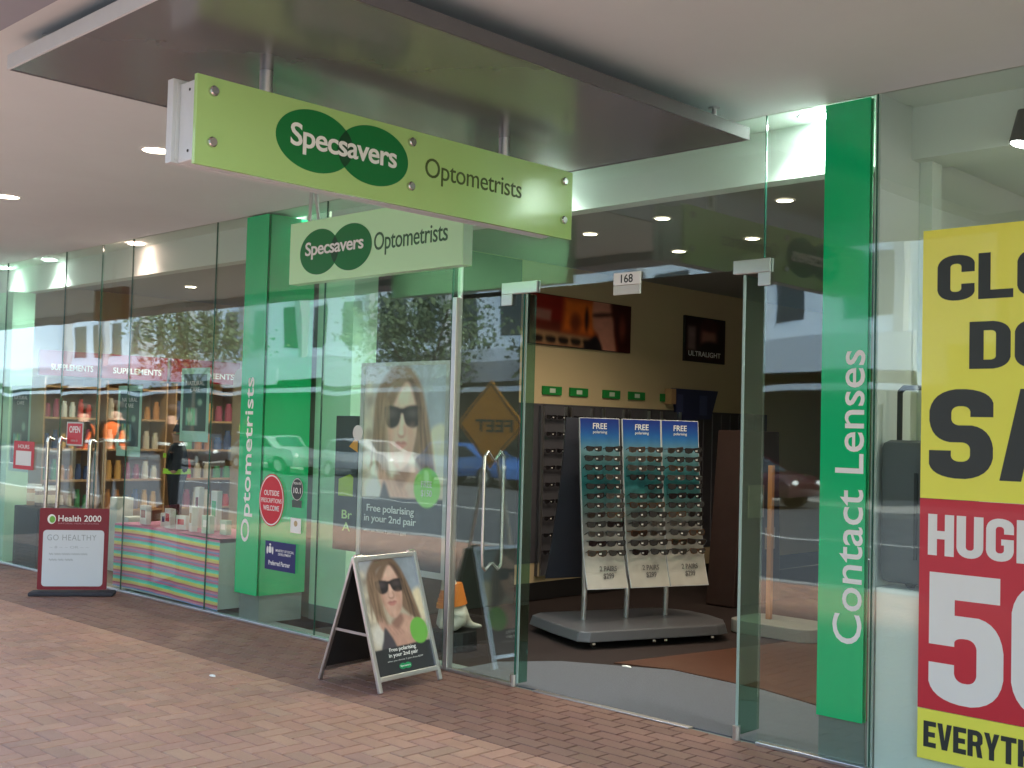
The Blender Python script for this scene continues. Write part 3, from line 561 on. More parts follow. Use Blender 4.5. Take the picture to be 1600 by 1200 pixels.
# ================================================================ A-BOARD
ab = thing("sandwich_board", "silver A-frame sandwich board with the sunglasses poster on the paving", "sandwich board", (-5.5, -.5, 0))
# front leaf: bottom edge x=-5.27..-5.34 ; leans back to the top hinge
B0, B1 = Vector((-5.27, -.775, 0)), Vector((-5.335, -.225, 0)); T0 = Vector((-5.52, -.80, .765)); T1 = T0+(B1-B0)
du = (B1-B0).normalized(); dv = (T0-B0); dv = (dv-du*dv.dot(du)).normalized(); dn = du.cross(dv); wd = (B1-B0).length; ht = (T0-B0).length
fr = MB(); 
def bar(mb, u0, v0, u1, v1, th, o=B0, a=None, b=None, n=None, off=0):
    a, b, n = a or du, b or dv, n or dn; mb.prism([(u0, v0), (u1, v0), (u1, v1), (u0, v1)], o+n*off, a, b, n, th)
bar(fr, 0, 0, .028, ht, .022); bar(fr, wd-.028, 0, wd, ht, .022); bar(fr, .028, ht-.03, wd-.028, ht, .022); bar(fr, .028, .06, wd-.028, .09, .022)
fr.build("front_frame", mat("satin_silver", (.74, .75, .76), .28, .85), ab, bevel=.004)
bk = MB(); bar(bk, .02, .07, wd-.02, ht-.01, .004); bk.build("backing_board", M["dark"], ab)
w_ = woman(100, 134, 1.34)
w_.build("poster", ab, B0+du*.028+dv*(ht-.03)+dn*.008, du, -dv, wd-.056, ht-.12)
o_ = B0+dn*.0085
text("lettering", "Free polarising\nin your 2nd pair", ab, M["white"], o_+du*.145+dv*.182, du, dv, .255, .062, .012, .0006, .95)
text("lettering", "when you choose 2 pairs from $299", ab, M["whitewall"], o_+du*.125+dv*.160, du, dv, .31, .012, 0, .0005)
mb = MB(); mb.prism(ell(.245, .128, .030, .018, 24), o_, du, dv, dn, .0008); mb.prism(ell(.290, .128, .030, .018, 24), o_, du, dv, dn, .0008); mb.build("logo_oval", mat("logo_bright", srgb((.1, .62, .38)), .4), ab)
text("lettering", "Specsavers", ab, M["white"], o_+dn*.0009+du*.225+dv*.121, du, dv, .085, .014, .01, .0004)
# rear leaf
Bb0 = Vector((-5.795, -.80, 0)); b1 = Bb0+(B1-B0); dv2 = ((T0+Vector((-.012, 0, 0)))-Bb0); dv2 = (dv2-du*dv2.dot(du)).normalized(); dn2 = -(du.cross(dv2)); ht2 = .80
rf = MB(); bar(rf, 0, 0, .026, ht2, .018, Bb0, du, dv2, dn2); bar(rf, wd-.026, 0, wd, ht2, .018, Bb0, du, dv2, dn2); bar(rf, .026, ht2-.03, wd-.026, ht2, .018, Bb0, du, dv2, dn2); bar(rf, .026, .06, wd-.026, .09, .018, Bb0, du, dv2, dn2)
rf.build("rear_frame", M["alu"], ab, bevel=.003)
bk = MB(); bar(bk, .02, .07, wd-.02, ht2-.01, .004, Bb0, du, dv2, dn2); bk.build("backing_board", M["dark"], ab)
m1 = B0+dv*.34+du*.012; m2 = Bb0+dv2*.34+du*.012
for k in (0, 1): MB().prism([(0, -.008), (1, -.008), (1, .008), (0, .008)], m1+du*k*(wd-.03), m2-m1, Z, du, .005).build("stay", M["alu"], ab)
for k in (.03, wd-.06): MB().cyl(T0+du*k, T0+du*(k+.05), .016).build("hinge", M["steel"], ab)

# ================================================================ WINDOW POSTERS
t = thing("framed_poster", "tall silver framed sunglasses poster standing behind the glass", "poster", (-6.1, .12, .55))
MB().box((-6.60, .10, .55), (-5.66, .115, 2.0)).build("backing_board", M["dark"], t)
fm = MB().box((-6.60, .085, .55), (-6.565, .099, 2.0)).box((-5.70, .085, .55), (-5.665, .099, 2.0)).box((-6.565, .085, .55), (-5.70, .099, .59)).box((-6.565, .085, 1.975), (-5.70, .099, 2.0))
fm.build("frame", mat("pale_silver_frame", (.55, .58, .58), .4), t)
w2 = woman(110, 176, 1.385/.865, 0.03, .93, .66, 0, (.80, .60)); w2.c = np.clip(w2.c*1.12+.12, 0, 1); w2.build("poster", t, (-6.565, .097, 1.975), X, -Z, .865, 1.385)
text("lettering", "Free polarising\nin your 2nd pair", t, M["white"], (-6.53, .0955, .865), X, Z, .56, .135, .01, .001, .95)
text("lettering", "when you choose 2 pairs from $299", t, M["whitewall"], (-6.53, .0955, .80), X, Z, .46, .025, 0, .001)
text("lettering", "FREE\n$150", t, M["white"], (-5.93, .0955, 1.08), X, Z, .11, .11, .01, .001)
tag(MB().cyl((-5.60, .10, .02), (-5.60, .10, 2.9), .018).build("poster_pole", M["alu"], smooth=True), "thin steel pole standing beside the framed sunglasses poster", "pole")
t = thing("window_poster", "narrow black poster with lime lettering left of the silver framed poster", "poster", (-6.75, .1, .7))
MB().box((-6.88, .09, .65), (-6.62, .10, 1.62)).build("card", M["black"], t)
MB().prism([(-6.83, 1.04), (-6.66, 1.04), (-6.66, 1.18), (-6.70, 1.2), (-6.83, 1.16)], (0, .0895, 0), X, Z, -Y, .001).build("emblem", mat("lime_print", srgb((.62, .75, .15)), .5), t)
text("lettering", "Br\nA", t, mat("pale_lime_print", srgb((.85, .95, .65)), .5), (-6.78, .0885, .79), X, Z, .12, .15, .01, .001)
MB().prism([(-6.72, 1.40), (-6.62, 1.48), (-6.62, 1.36)], (0, .0895, 0), X, Z, -Y, .001).build("print", mat("amber_sign_reflection", srgb((.95, .65, .1)), .5), t)  # amber triangle painted as the reflected tip of the road sign
# amber road sign at the kerb, facing the shops (seen mirrored)
t = thing("warning_sign", "amber diamond road works sign with black border, mirrored around the sunglasses poster", "sign", (-9.72, -4.22, 0))
cx, cz, hf = -9.44, 1.60, .52
MB().prism([(cx-hf, cz), (cx, cz-hf), (cx+hf, cz), (cx, cz+hf)], (0, -4.22, 0), X, Z, Y, .006).build("plate", mat("amber_sign", srgb((.88, .60, .10)), .5), t)
mb = MB(); n_ = [(-hf+.03, 0), (0, -hf+.03), (hf-.03, 0), (0, hf-.03)]; i_ = [(a*.95, b*.95) for a, b in n_]
mb.add([(cx+a, -4.212, cz+b) for a, b in n_]+[(cx+a, -4.212, cz+b) for a, b in i_], [(k, (k+1) % 4, 4+(k+1) % 4, 4+k) for k in range(4)]).build("border", M["black"], t)
text("lettering", "FEET", t, M["black"], (cx+.36, -4.2125, cz-.08), -X, Z, .60, .14, .02, .001)
MB().tube([(cx-.35, -4.26, 0), (cx-.05, -4.25, cz)], .018).tube([(cx+.35, -4.26, 0), (cx+.05, -4.25, cz)], .018).tube([(cx, -4.65, 0), (cx, -4.25, cz)], .018).build("trestle", M["alu"], t)

# ================================================================ DOG STATUE
t = thing("dog_statue", "pale dog collection statue in an orange coat sitting inside the window", "statue", (-6.05, .55, 0), R(-35))
MB().cyl((0, 0, 0), (0, 0, .13), .17, .16, n=24).build("base", M["dark"], t, local=True)
P_ = [(0, 0, .24), (0, -.02, .36), (0, -.05, .47), (0, -.07, .56), (0, -.14, .545), (.05, -.08, .26), (.055, -.10, .14), (-.05, -.08, .26), (-.055, -.10, .14), (.09, .03, .20), (.10, -.04, .15), (-.09, .03, .20), (-.10, -.04, .15), (0, .12, .16), (0, .2, .15)]
E_ = [(0, 1), (1, 2), (2, 3), (3, 4), (1, 5), (5, 6), (1, 7), (7, 8), (0, 9), (9, 10), (0, 11), (11, 12), (0, 13), (13, 14)]
R_ = [.10, .085, .05, .06, .032, .028, .025, .028, .025, .05, .03, .05, .03, .025, .012]
person_body("body", P_, E_, R_, ([M["dogwhite"]], lambda c: 0), t)
cm = MB()
for k in range(5): cm.cyl((0, -.02+k*.02*0, .30+.03*k), (0, -.025, .33+.03*k), .112-.008*k, .106-.008*k, n=20)
cm.build("coat", M["orange"], t, local=True, smooth=True)
for q in (-1, 1): MB().ball((q*.055, -.05, .56), .03, sc=(.5, .8, 1.3)).build("ear", mat("ear_brown", (.16, .1, .06), .8), t, local=True, smooth=True); MB().ball((q*.025, -.125, .58), .008).build("eye", M["dark"], t, local=True)
MB().ball((0, -.17, .55), .012).build("nose", M["dark"], t, local=True)

# ================================================================ DISPLAY STAND + SUNGLASSES
A20 = R(20); U = Vector((math.sin(A20), math.cos(A20), 0)); N = Vector((U.y, -U.x, 0)); O = Vector((-5.60, 2.05, 0))
st = thing("display_stand", "wheeled silver stand with three curved blue topped panels inside the doorway", "display stand", O)
def P(t_, s_, z): return O+U*t_+N*s_+Z*z
def plate(outline, z0, z1, taper=0):
    n = len(outline); return [tuple(P(a, b, z0)) for a, b in outline]+[tuple(P(a*(1-taper), b*(1-taper), z1)) for a, b in outline], [(i, (i+1) % n, n+(i+1) % n, n+i) for i in range(n)]+[tuple(range(n-1, -1, -1)), tuple(range(n, 2*n))]
ol = [(-.66, -.46), (-.60, .46)]+[(x, .46) for x in (-.2, .2, .45)]+[(.62, .40), (.74, .2), (.77, 0), (.74, -.2), (.62, -.40), (.45, -.46), (0, -.46)]
ol = [(-.66, .44), (.45, .46), (.56, .42), (.67, .24), (.70, 0), (.67, -.22), (.56, -.40), (.45, -.46), (-.60, -.50), (-.72, -.40), (-.74, 0), (-.73, .38)]
MB().add(*plate(ol, .045, .12, .03)).build("base", mat("grey_base", (.13, .135, .15), .35, .2), st, bevel=.008)
for a, b in ((-.6, .38), (-.1, .40), (0, .40), (.42, .40), (-.6, -.38), (.42, -.38), (.7, .1)):
    MB().cyl(P(a-.012, b, .022), P(a+.012, b, .022), .022, n=12).cyl(P(a, b, .03), P(a, b, .05), .01).build("caster", M["steel"], st)
prof = [(.10, .37), (.06, .48), (.022, .62), (-.003, .78), (-.02, .95), (-.04, 1.12), (-.06, 1.3), (-.075, 1.48), (-.09, 1.66)]  # (s, z): kicks out at the foot
rear = lambda z: -.30-.28*max(0, (1.66-z)/1.29)**1.5
def sfun(z): return float(np.interp(z, [q[1] for q in prof], [q[0] for q in prof]))
def art_panel():
    a = Art(16, 90, (.62, .64, .62), 3.4); a.grad((.05, .16, .50), (.10, .38, .66), 0, .10); a.grad((.10, .38, .66), (.45, .62, .66), .10, .2)
    a.grad((.45, .62, .66), (.10, .42, .44), .2, .38); a.grad((.10, .42, .44), (.52, .53, .52), .38, .62); a.grad((.52, .53, .52), (.74, .74, .71), .62, .85); a.grad((.74, .74, .71), (.78, .77, .74), .85, 1.0); a.noise(.05, 3, 8); return a
PW = .355
for k, t0 in enumerate((-.49, -.11, .25)):
    zs = [z for _, z in prof]
    mb = MB(); pp = [(sfun(z), z) for z in np.linspace(.37, 1.66, 24)]
    v = []
    for s_, z in pp: v += [tuple(P(t0, s_-.012, z)), tuple(P(t0+PW, s_-.012, z)), tuple(P(t0+PW, s_, z)), tuple(P(t0, s_, z))]
    f = []
    for i in range(len(pp)-1):
        a = i*4; b = a+4; f += [(a, a+1, b+1, b), (a+1, a+2, b+2, b+1), (a+2, a+3, b+3, b+2), (a+3, a, b, b+3)]
    f += [(3, 2, 1, 0), (len(v)-4, len(v)-3, len(v)-2, len(v)-1)]
    pb = mb.add(v, f).build("panel", M["white_metal"], st)
    ar = art_panel(); g = ar.build("print", pb, (0, 0, 0), X, -Z, 1, 1, attr_mat("panel_print", .45, .4))
    inv = world(st).inverted()
    for vi, vv in enumerate(g.data.vertices):
        i = vi % (ar.nx+1); j = vi//(ar.nx+1); z = 1.655-(1.655-.375)*j/ar.ny; vv.co = inv @ P(t0+.005+(PW-.01)*i/ar.nx, sfun(z)+.0015, z)
    text("lettering", "FREE", pb, M["white"], P(t0+.115, sfun(1.6)+.004, 1.575), U, Z, .125, .045, .014, .001)
    text("lettering", "polarising", pb, M["white"], P(t0+.115, sfun(1.55)+.004, 1.535), U, Z, .125, .028, .008, .001)
    text("lettering", "2 PAIRS\n$299", pb, mat("grey_print", (.12, .12, .12), .6), P(t0+.12, sfun(.455)+.012, .44), U, Vector((N*(-.2)+Z)), .15, .10, .016, .001)
    # curved support post
    post = [P(t0+.07, s_, z) for s_, z in ((-.08, .11), (-.07, .3), (-.08, .6), (-.11, .9), (-.15, 1.2), (-.15, 1.5))]
    MB().tube(post, .022, 12).build("post", M["alu"], st, smooth=True)
    # rear-facing panel, dark from behind
    v = []
    for s_, z in pp: v += [tuple(P(t0, rear(z)-.012, z)), tuple(P(t0+PW, rear(z)-.012, z)), tuple(P(t0+PW, rear(z), z)), tuple(P(t0, rear(z), z))]
    MB().add(v, f).build("rear_panel", M["rackdark"], st)
def sunglasses_meshes():
    fr = MB(); l1 = MB(); l2 = MB()
    def lens(cx, sgn): return [(cx+sgn*-.030, .012), (cx+sgn*.024, .016), (cx+sgn*.030, .006), (cx+sgn*.024, -.014), (cx+sgn*.004, -.020), (cx+sgn*-.018, -.016), (cx+sgn*-.029, -.002)]
    for sgn, m_ in ((-1, l1), (1, l2)):
        q = lens(sgn*.036, sgn); m_.prism(q if sgn > 0 else q[::-1], (0, 0, 0), X, Z, Y, .003)
        o = [(sgn*.036+(a-sgn*.036)*1.16, b*1.2) for a, b in q]; n = len(q)
        fr.add([(a, -.001, b) for a, b in o]+[(a, -.001, b) for a, b in q]+[(a, .005, b) for a, b in o]+[(a, .005, b) for a, b in q], [(i, (i+1) % n, n+(i+1) % n, n+i) for i in range(n)]+[(2*n+i, 3*n+i, 3*n+(i+1) % n, 2*n+(i+1) % n) for i in range(n)]+[(i, 2*n+i, 2*n+(i+1) % n, (i+1) % n) for i in range(n)])
        fr.cyl((sgn*.068, .003, .010), (sgn*.060, .05, -.002), .0035, n=6)
    fr.box((-.010, -.001, .004), (.010, .005, .010))
    return fr, l1, l2
f_, a_, b_ = sunglasses_meshes()
sg = thing("sunglasses", "x", "sunglasses", (0, 0, 0), 0, "dark sunglasses in rows on the display stand")
f_.build("frame", M["frame"], sg, local=True); a_.build("lens", M["lens"], sg, local=True); b_.build("lens", M["lens"], sg, local=True)
def copy_thing(src, loc, rz, label, tilt=0, scale=1):
    r = src.copy(); COL.objects.link(r); r.location = loc; r.rotation_euler = (tilt, 0, rz); r.scale = (scale,)*3; r["label"] = label
    for ch in src.children:
        c = ch.copy(); COL.objects.link(c); c.parent = r
    return r
ORD = ["top", "second", "third", "fourth", "fifth", "sixth", "seventh", "eighth", "ninth", "tenth", "eleventh", "bottom"]
first = True; frz = math.atan2(N.y, N.x)+math.pi/2   # glasses front (-Y local) looks along N
variants = [sg]
for nm_, cl_ in (("tortoise", (.10, .045, .02)), ("grey", (.08, .085, .09))):
    v_ = thing("sunglasses", "x", "sunglasses", (0, 0, 0), 0, "dark sunglasses in rows on the display stand")
    for q_ in (0, 1, 2):
        mb_ = sunglasses_meshes()[q_]; mb_.build(("frame", "lens", "lens")[q_], mat("acetate_"+nm_, cl_, .25) if q_ == 0 else mat("lens_"+nm_, (.03, .026, .022), .06, spec=.9), v_, local=True)
    variants.append(v_)
for v_ in variants: MB().box((.012, -.004, -.010), (.028, -.0015, .000)).build("glint_tag", M["white"], v_, local=True)  # small white tag on each pair standing in for its glint
for k, (t0, pn) in enumerate(((-.49, "left"), (-.11, "middle"), (.25, "right"))):
    for c_ in range(2):
        for r_ in range(12):
            if k == 1 and c_ == 0 and r_ == 4: continue
            z = 1.425-r_*.0715; p_ = P(t0+.093+c_*.17, sfun(z)+.056, z)
            lab = "dark sunglasses, %s row, %s column of the %s panel" % (ORD[r_], ("left", "right")[c_], pn)
            if first: sg.location = p_; sg.rotation_euler = (0, 0, frz); sg["label"] = lab; first = False; sg.scale = (1.0,)*3
            else: copy_thing(random.choice((variants[0], variants[0], variants[1], variants[2])), p_+U*random.uniform(-.006, .006), frz+random.uniform(-.22, .22), lab, random.uniform(-.2, .2), random.uniform(1.08, 1.2)).rotation_euler.y = random.uniform(-.07, .07)
for v_ in variants[1:]:
    for ch in list(v_.children): bpy.data.objects.remove(ch)
    bpy.data.objects.remove(v_)

# ================================================================ SHOP SIDE WALL: pictures, racks, screens
t = thing("wall_picture", "wide orange and red picture of a face with glasses on the shop wall", "picture", (-7.29, 3.27, 2.34))
MB().box((-7.298, 2.53, 2.345), (-7.27, 4.01, 2.815)).build("board", M["dark"], t)
a = Art(90, 30, (.42, .16, .10), .32); a.poly([(0, 0), (.34, 0), (.32, .5), (0, .55)], (.52, .10, .06), .02, sm=False); a.poly([(.32, 0), (.66, 0), (.62, .78), (.30, .70)], (.85, .42, .14), .03, sm=False)
a.poly([(.02, .28), (.2, .3), (.19, .52), (.02, .5)], (.66, .45, .40), .01, sm=False); a.oval(.43, .5, .05, .2, (.5, .22, .1), .8); a.oval(.54, .4, .02, .25, (.25, .1, .08), .6)
a.poly([(0, .70), (.64, .78), (.62, 1), (0, 1)], (.62, .48, .34), .01, sm=False)
for q in range(5): a.poly([(.03+.12*q, .83), (.12+.12*q, .84), (.11+.12*q, .95), (.04+.12*q, .94)], (.12, .08, .07), .006)
a.poly([(.62, -.1), (.80, -.1), (.84, .2), (.82, .55), (.84, 1.1), (.68, 1.1), (.66, .72), (.60, .5)], (.80, .55, .47), .015); a.poly([(.80, -.1), (1.1, -.1), (1.1, 1.1), (.9, 1.1), (.83, .5)], (.24, .07, .06), .02)
a.poly([(.62, .26), (.80, .2), (.80, .25), (.62, .32)], (.15, .06, .06), .01); a.poly([(.50, 1.05), (.63, .72), (.70, 1.05)], (.08, .06, .08), .01); a.oval(.91, .5, .035, .25, (.5, .25, .2), .9)
a.noise(.05, 2, 12); a.build("print", t, (-7.2685, 2.535, 2.81), Y, -Z, 1.47, .46)
t = thing("wall_picture", "small dark square picture reading ULTRALIGHT on the shop wall", "picture", (-7.29, 5.3, 2.33))
MB().box((-7.298, 4.93, 2.33), (-7.27, 5.68, 2.815)).build("board", M["dark"], t)
a = Art(40, 34, (.16, .07, .08), .7); a.poly([(.05, .2), (.25, .2), (.25, .75), (.05, .75)], (.50, .42, .42), .03, sm=False); a.oval(.58, .45, .2, .4, (.62, .42, .38), .6); a.oval(.6, .15, .25, .15, (.25, .1, .1), .6); a.poly([(.45, .55), (.8, .55), (.9, .8), (.4, .8)], (.12, .06, .08), .03); a.noise(.08, 4, 10)
a.build("print", t, (-7.2685, 4.94, 2.80), Y, -Z, .73, .46)
text("lettering", "ULTRALIGHT", t, M["white"], (-7.266, 4.99, 2.39), Y, Z, .60, .055, .008, .001)
t = thing("rack_backing", "long dark backing behind the eyewear racks on the shop wall", "wall panel", (-7.29, 4.5, 0))
MB().box((-7.299, 2.45, .34), (-7.292, 6.6, 1.80)).build("board", mat("smoky_board", (.055, .055, .065), .5, noise=.25, scale=5), t)
MB().box((-7.299, 2.45, 0), (-7.285, 8.9, .16)).build("skirting", M["dark"], t)
for k in range(9): MB().box((-7.2915, 4.98+k*.17, .4), (-7.285, 4.99+k*.17, 1.78)).build("divider", mat("rack_grey2", (.14, .14, .16), .4), t)
rk = None; GN = ["first", "second", "third", "fourth", "fifth"]
spec_src = None
for k, y in enumerate((2.88, 3.26, 3.75, 4.15, 4.68)):
    t = thing("eyewear_rack", "dim grey eyewear rack, %s from the doorway's left edge, under a green header" % GN[k], "eyewear rack", (-7.28, y, .2), 0, "tall eyewear racks along the shop wall")
    w = .17
    MB().box((-7.298, y-w, .22), (-7.26, y+w, 1.78)).build("panel", mat("rack_grey", (.07, .072, .085), .45, noise=.1), t)
    MB().box((-7.259, y-w, .22), (-7.235, y-w+.02, 1.78)).box((-7.259, y+w-.02, .22), (-7.235, y+w, 1.78)).build("rail", M["alu"], t)
    hd = MB().box((-7.298, y-.13, 1.885), (-7.28, y+.13, 1.965)).build("header_sign", mat("header_green", srgb((.10, .50, .22)), .5, noise=.05), t)
    MB().box((-7.2795, y-.04, 1.905), (-7.278, y+.04, 1.945)).build("header_label", mat("header_pale", (.5, .6, .5), .5), hd)
    for r_ in range(9):
        for c_ in (-1, 1):
            z = 1.68-r_*.155; lab = "eyeglasses in the %s row, %s column of the %s wall rack" % (ORD[r_], "left" if c_ < 0 else "right", GN[k])
            o = copy_thing(sg, (-7.215, y+c_*.075, z), math.pi/2, lab, 0, .95); o.name = "eyeglasses"; o["group"] = "eyeglasses on the wall racks"; o["category"] = "eyeglasses"
for y, z0, z1 in ((4.93, 1.84, 2.04),):
    t = thing("display_screen", "dark blue angled panel above the racks near the doorway's right edge", "screen", (-7.0, 5.0, 1.7))
    MB().prism([(4.72, 2.03), (5.55, 2.03), (5.42, 1.72), (4.82, 1.70)], (-7.29, 0, 0), Y, Z, X, .03).build("panel", mat("blue_panel", (.03, .04, .11), .35), t)
    for ya, yb in ((4.80, 4.9), (5.2, 5.34)): MB().box((-7.2575, ya, 1.76), (-7.256, yb, 1.97)).build("print", mat("blue_lighter", (.06, .08, .2), .4), t)
box_thing("bottle_box", "small brown upright box on top of the wall racks", "box", (-7.29, 4.98-.36, 1.86), (-7.2, 5.06-.36, 2.02), M["wood"])
# furniture deeper in the shop
t = thing("shop_counter", "dark counter at the back of the optometrist shop", "counter", (-4.5, 6.5, 0))
MB().box((-5.6, 6.2, 0), (-3.0, 6.8, .95)).build("body", M["purple"], t, bevel=.01); MB().box((-5.65, 6.15, .95), (-2.95, 6.85, .99)).build("top", M["dark"], t, bevel=.005)
t = thing("side_rack", "dark slanted rack beyond the right edge of the display stand", "rack", (-5.9, 4.2, 0))
MB().prism([(-.45, 0), (.35, 0), (.28, 1.6), (-.30, 1.6)], (-6.2, 4.3, 0), Y, Z, X, .3).build("body", mat("dark_walnut", (.03, .014, .011), .5, noise=.3), t, bevel=.01)
MB().box((-5.895, 4.05, .8), (-5.88, 4.3, 1.1)).box((-5.895, 4.35, .5), (-5.88, 4.5, .7)).build("card", mat("beige_card", (.3, .22, .16), .6), t)
# orange rail frame seen right
t = thing("rail_stand", "slim orange timber post on a low pale plinth, seen through the right hand glass", "display stand", (-5.0, 3, 0))
MB().box((-5.03, 2.985, .10), (-4.99, 3.025, 1.32)).build("post", mat("orange_timber", (.42, .19, .06), .5), t, bevel=.004)
MB().prism(rrect(-5.25, 2.75, -4.5, 3.25, .12), (0, 0, .0), X, Y, Z, .10).build("plinth", mat("pale_plinth", (.3, .31, .29), .6), t, bevel=.006)

# ================================================================ RIGHT SHOP
t = thing("sale_poster", "large yellow and red closing down sale poster on the right shop glass", "poster", (-1.75, -.01, .12))
MB().box((-2.375, -.0095, 1.29), (-1.05, -.0075, 2.515)).build("yellow_sheet", M["yellow"], t)
MB().box((-2.375, -.0095, .345), (-1.05, -.0075, 1.288)).build("red_sheet", M["posterred"], t)
MB().box((-2.375, -.0095, .12), (-1.05, -.0075, .343)).build("lower_yellow_sheet", M["yellow"], t)
for s_, x, z, w, hh, m_, b in (("CLOSING", -2.305, 2.185, 1.17, .205, "black", .065), ("DOWN", -2.155, 1.875, .86, .21, "black", .065), ("SALE", -2.335, 1.385, 1.18, .40, "black", .055), ("HUGE", -2.335, 1.035, .50, .185, "white", .045), ("50", -2.325, .385, .70, .575, "white", .05), ("%", -1.5, .385, .38, .5, "white", .045), ("EVERYTHING", -2.345, .175, .66, .115, "black", .03)):
    block_text("lettering", s_, t, M[m_], (x, -.0103, z), X, Z, w, hh)
t = thing("suitcase", "dark grey suitcase with raised pull handle on a white plinth", "suitcase", (-2.55, .33, .86))
MB().box((-2.60, .03, .88), (-2.20, .26, 1.55)).build("shell", mat("grey_suitcase", (.10, .105, .11), .5, noise=.1), t, bevel=.04, smooth=True)
MB().tube([(-2.555, .15, 1.5), (-2.555, .15, 1.78), (-2.535, .15, 1.80), (-2.425, .15, 1.80), (-2.405, .15, 1.78), (-2.405, .15, 1.5)], .013).build("pull_handle", M["dark"], t)
for x in (-2.48, -2.2): MB().cyl((x, .1, .89), (x+.03, .1, .89), .03).build("wheel", M["tyre"], t)
MB().box((-2.42, .022, 1.0), (-2.405, .03, 1.4)).box((-2.30, .022, 1.0), (-2.285, .03, 1.4)).build("rib", M["dark"], t)
tag(MB().box((-2.60, .02, 0), (-1.6, .40, .86)).build("plinth", mat("white_laminate", (.86, .88, .86), .5), bevel=.006), "white display plinth carrying the grey suitcase", "plinth")

# ================================================================ HEALTH SHOP
hb = thing("notice_board", "dark red free standing notice board with white writing area on the paving", "notice board", (-9.9, -.43, 0))
b0 = Vector((-10.07, -.67, .05)); b1_ = Vector((-9.73, -.20, .05)); hu = (b1_-b0).normalized(); hn = Vector((hu.y, -hu.x, 0)); hw = (b1_-b0).length
MB().prism([(-.06, -.09), (hw+.07, -.09), (hw+.07, .09), (-.06, .09)], b0-Z*.05, hu, hn, Z, .035).build("base", mat("dark_rubber", (.03, .032, .045), .7), hb, bevel=.012)
MB().prism(rrect(0, 0, hw, .71, .015), b0+Z*0, hu, Z, hn, .018).build("board", M["red"], hb)
MB().prism(rrect(.035, .03, hw-.035, .52, .03), b0+hn*.0182, hu, Z, hn, .003).build("writing_panel", M["whiteboard"], hb)
q = b0+hn*.0186
text("lettering", "Health 2000", hb, M["white"], q+hu*.155+Z*.595, hu, Z, .36, .055, .01, .001)
text("lettering", "NATURAL HEALTH STORES", hb, mat("pale_red_print", (.5, .25, .3), .5), q+hu*.155+Z*.572, hu, Z, .34, .012, .0, .001)
MB().prism(ell(.10, .615, .035, .042, 24), q, hu, Z, hn, .001).build("emblem", M["white"], hb); MB().prism(ell(.106, .612, .024, .030, 24), q+hn*.0012, hu, Z, hn, .001).build("emblem_centre", mat("leaf_green", srgb((.45, .70, .30)), .5), hb)
q = b0+hn*.0215; text("handwriting", "GO HEALTHY", hb, M["yellowlt"], q+hu*.07+Z*.43, hu, Z, .41, .05, -.008, .0005, 1.1)
for k, (s_, z, w) in enumerate((("~ 8 ~ ~ OR ~ ~", .36, .33), ("~~ ~~~ ~~~~ ~~~~ ~~~", .30, .32), ("~~~ ~~ ~~~", .25, .2))):
    text("handwriting", s_, hb, mat("faint_marker", (.36, .42, .46), .6), q+hu*.09+Z*z, hu, Z, w, .022, 0, .0004)
# striped display
t = thing("window_display_table", "low display box wrapped in rainbow striped cloth inside the health shop window", "display table", (-9.15, .3, 0))
MB().box((-10.02, .035, .03), (-8.30, .62, .565)).build("box", M["whitewall"], t)
cl = [(.90, .50, .66), (.35, .85, .76), (.42, .95, .85), (.98, .98, .45), (1.0, .88, .55), (.82, .34, .46), (.92, .58, .68), (.45, .66, .88)]
a = Art(60, 128, (.8, .8, .8), .33); nb = 5
for j in range(a.ny):
    ph = ((j/a.ny)*nb+.02*math.sin(j)) % 1; c = np.array(cl[int(ph*8) % 8]); a.c[j, :] = c
a.noise(.04, 8, 20)
sheet = a.build("striped_cloth", t, (-10.07, .028, .60), X, -Z, 1.78, .565, attr_mat("striped_cloth", .8, .2))
for vv in sheet.data.vertices:
    u_ = (vv.co.x+.92)/1.78; vv.co.y += .004*math.sin(u_*37)*(1-(vv.co.z)/.6); vv.co.z += .01*math.sin(u_*5)
a2 = Art(60, 10, (.80, .55, .65), .3); a2.noise(.05, 1, 10); a2.build("cloth_top", t, (-10.07, .63, .602), X, -Y, 1.78, .602, attr_mat("striped_cloth", .8, .2))
def pack(x, y, z, w, d, h_, m, lab, nm="product_box", rz=0, prt=None):
    t = thing(nm, lab, "product box", (x, y, z), rz, "product boxes in the health shop window")
    MB().box((-w/2, -d/2, 0), (w/2, d/2, h_)).build("carton", m, t, local=True, bevel=.002)
    MB().box((-w*.32, -d/2-.001, h_*.35), (w*.32, -d/2-.0002, h_*.75)).build("label_print", prt or M["red"], t, local=True); return t
pk = mat("white_carton", (.72, .72, .68), .5)
for (x, y, w, h_, rz, lab, pr) in ((-9.72, .14, .10, .17, .1, "white box with red print at the left of the striped table", M["red"]), (-9.42, .18, .09, .12, .3, "short white box, second from the left on the striped table", M["navy"]), (-9.27, .13, .12, .17, -.1, "wide white box in the middle of the striped table", M["sticker_red"]),
    (-9.18, .36, .07, .36, 0, "tall slim white box standing behind the others", M["red"]), (-9.10, .16, .13, .12, .15, "low white box right of the middle on the striped table", M["sticker_red"]), (-8.90, .14, .08, .21, -.2, "upright white box near the right of the striped table", M["wood"]), (-8.90, .36, .10, .34, 0, "tall pale box at the back right of the striped table", M["green"]), (-8.68, .15, .11, .15, .1, "mint box at the right end of the striped table", M["white"]), (-8.52, .22, .10, .12, 0, "small pale green box at the right corner of the striped table", M["white"])):
    pack(x, y, .612, w, .05, h_, mat("mint_carton", (.45, .65, .52), .5) if "mint" in lab or "green" in lab else pk, lab, rz=rz, prt=pr)
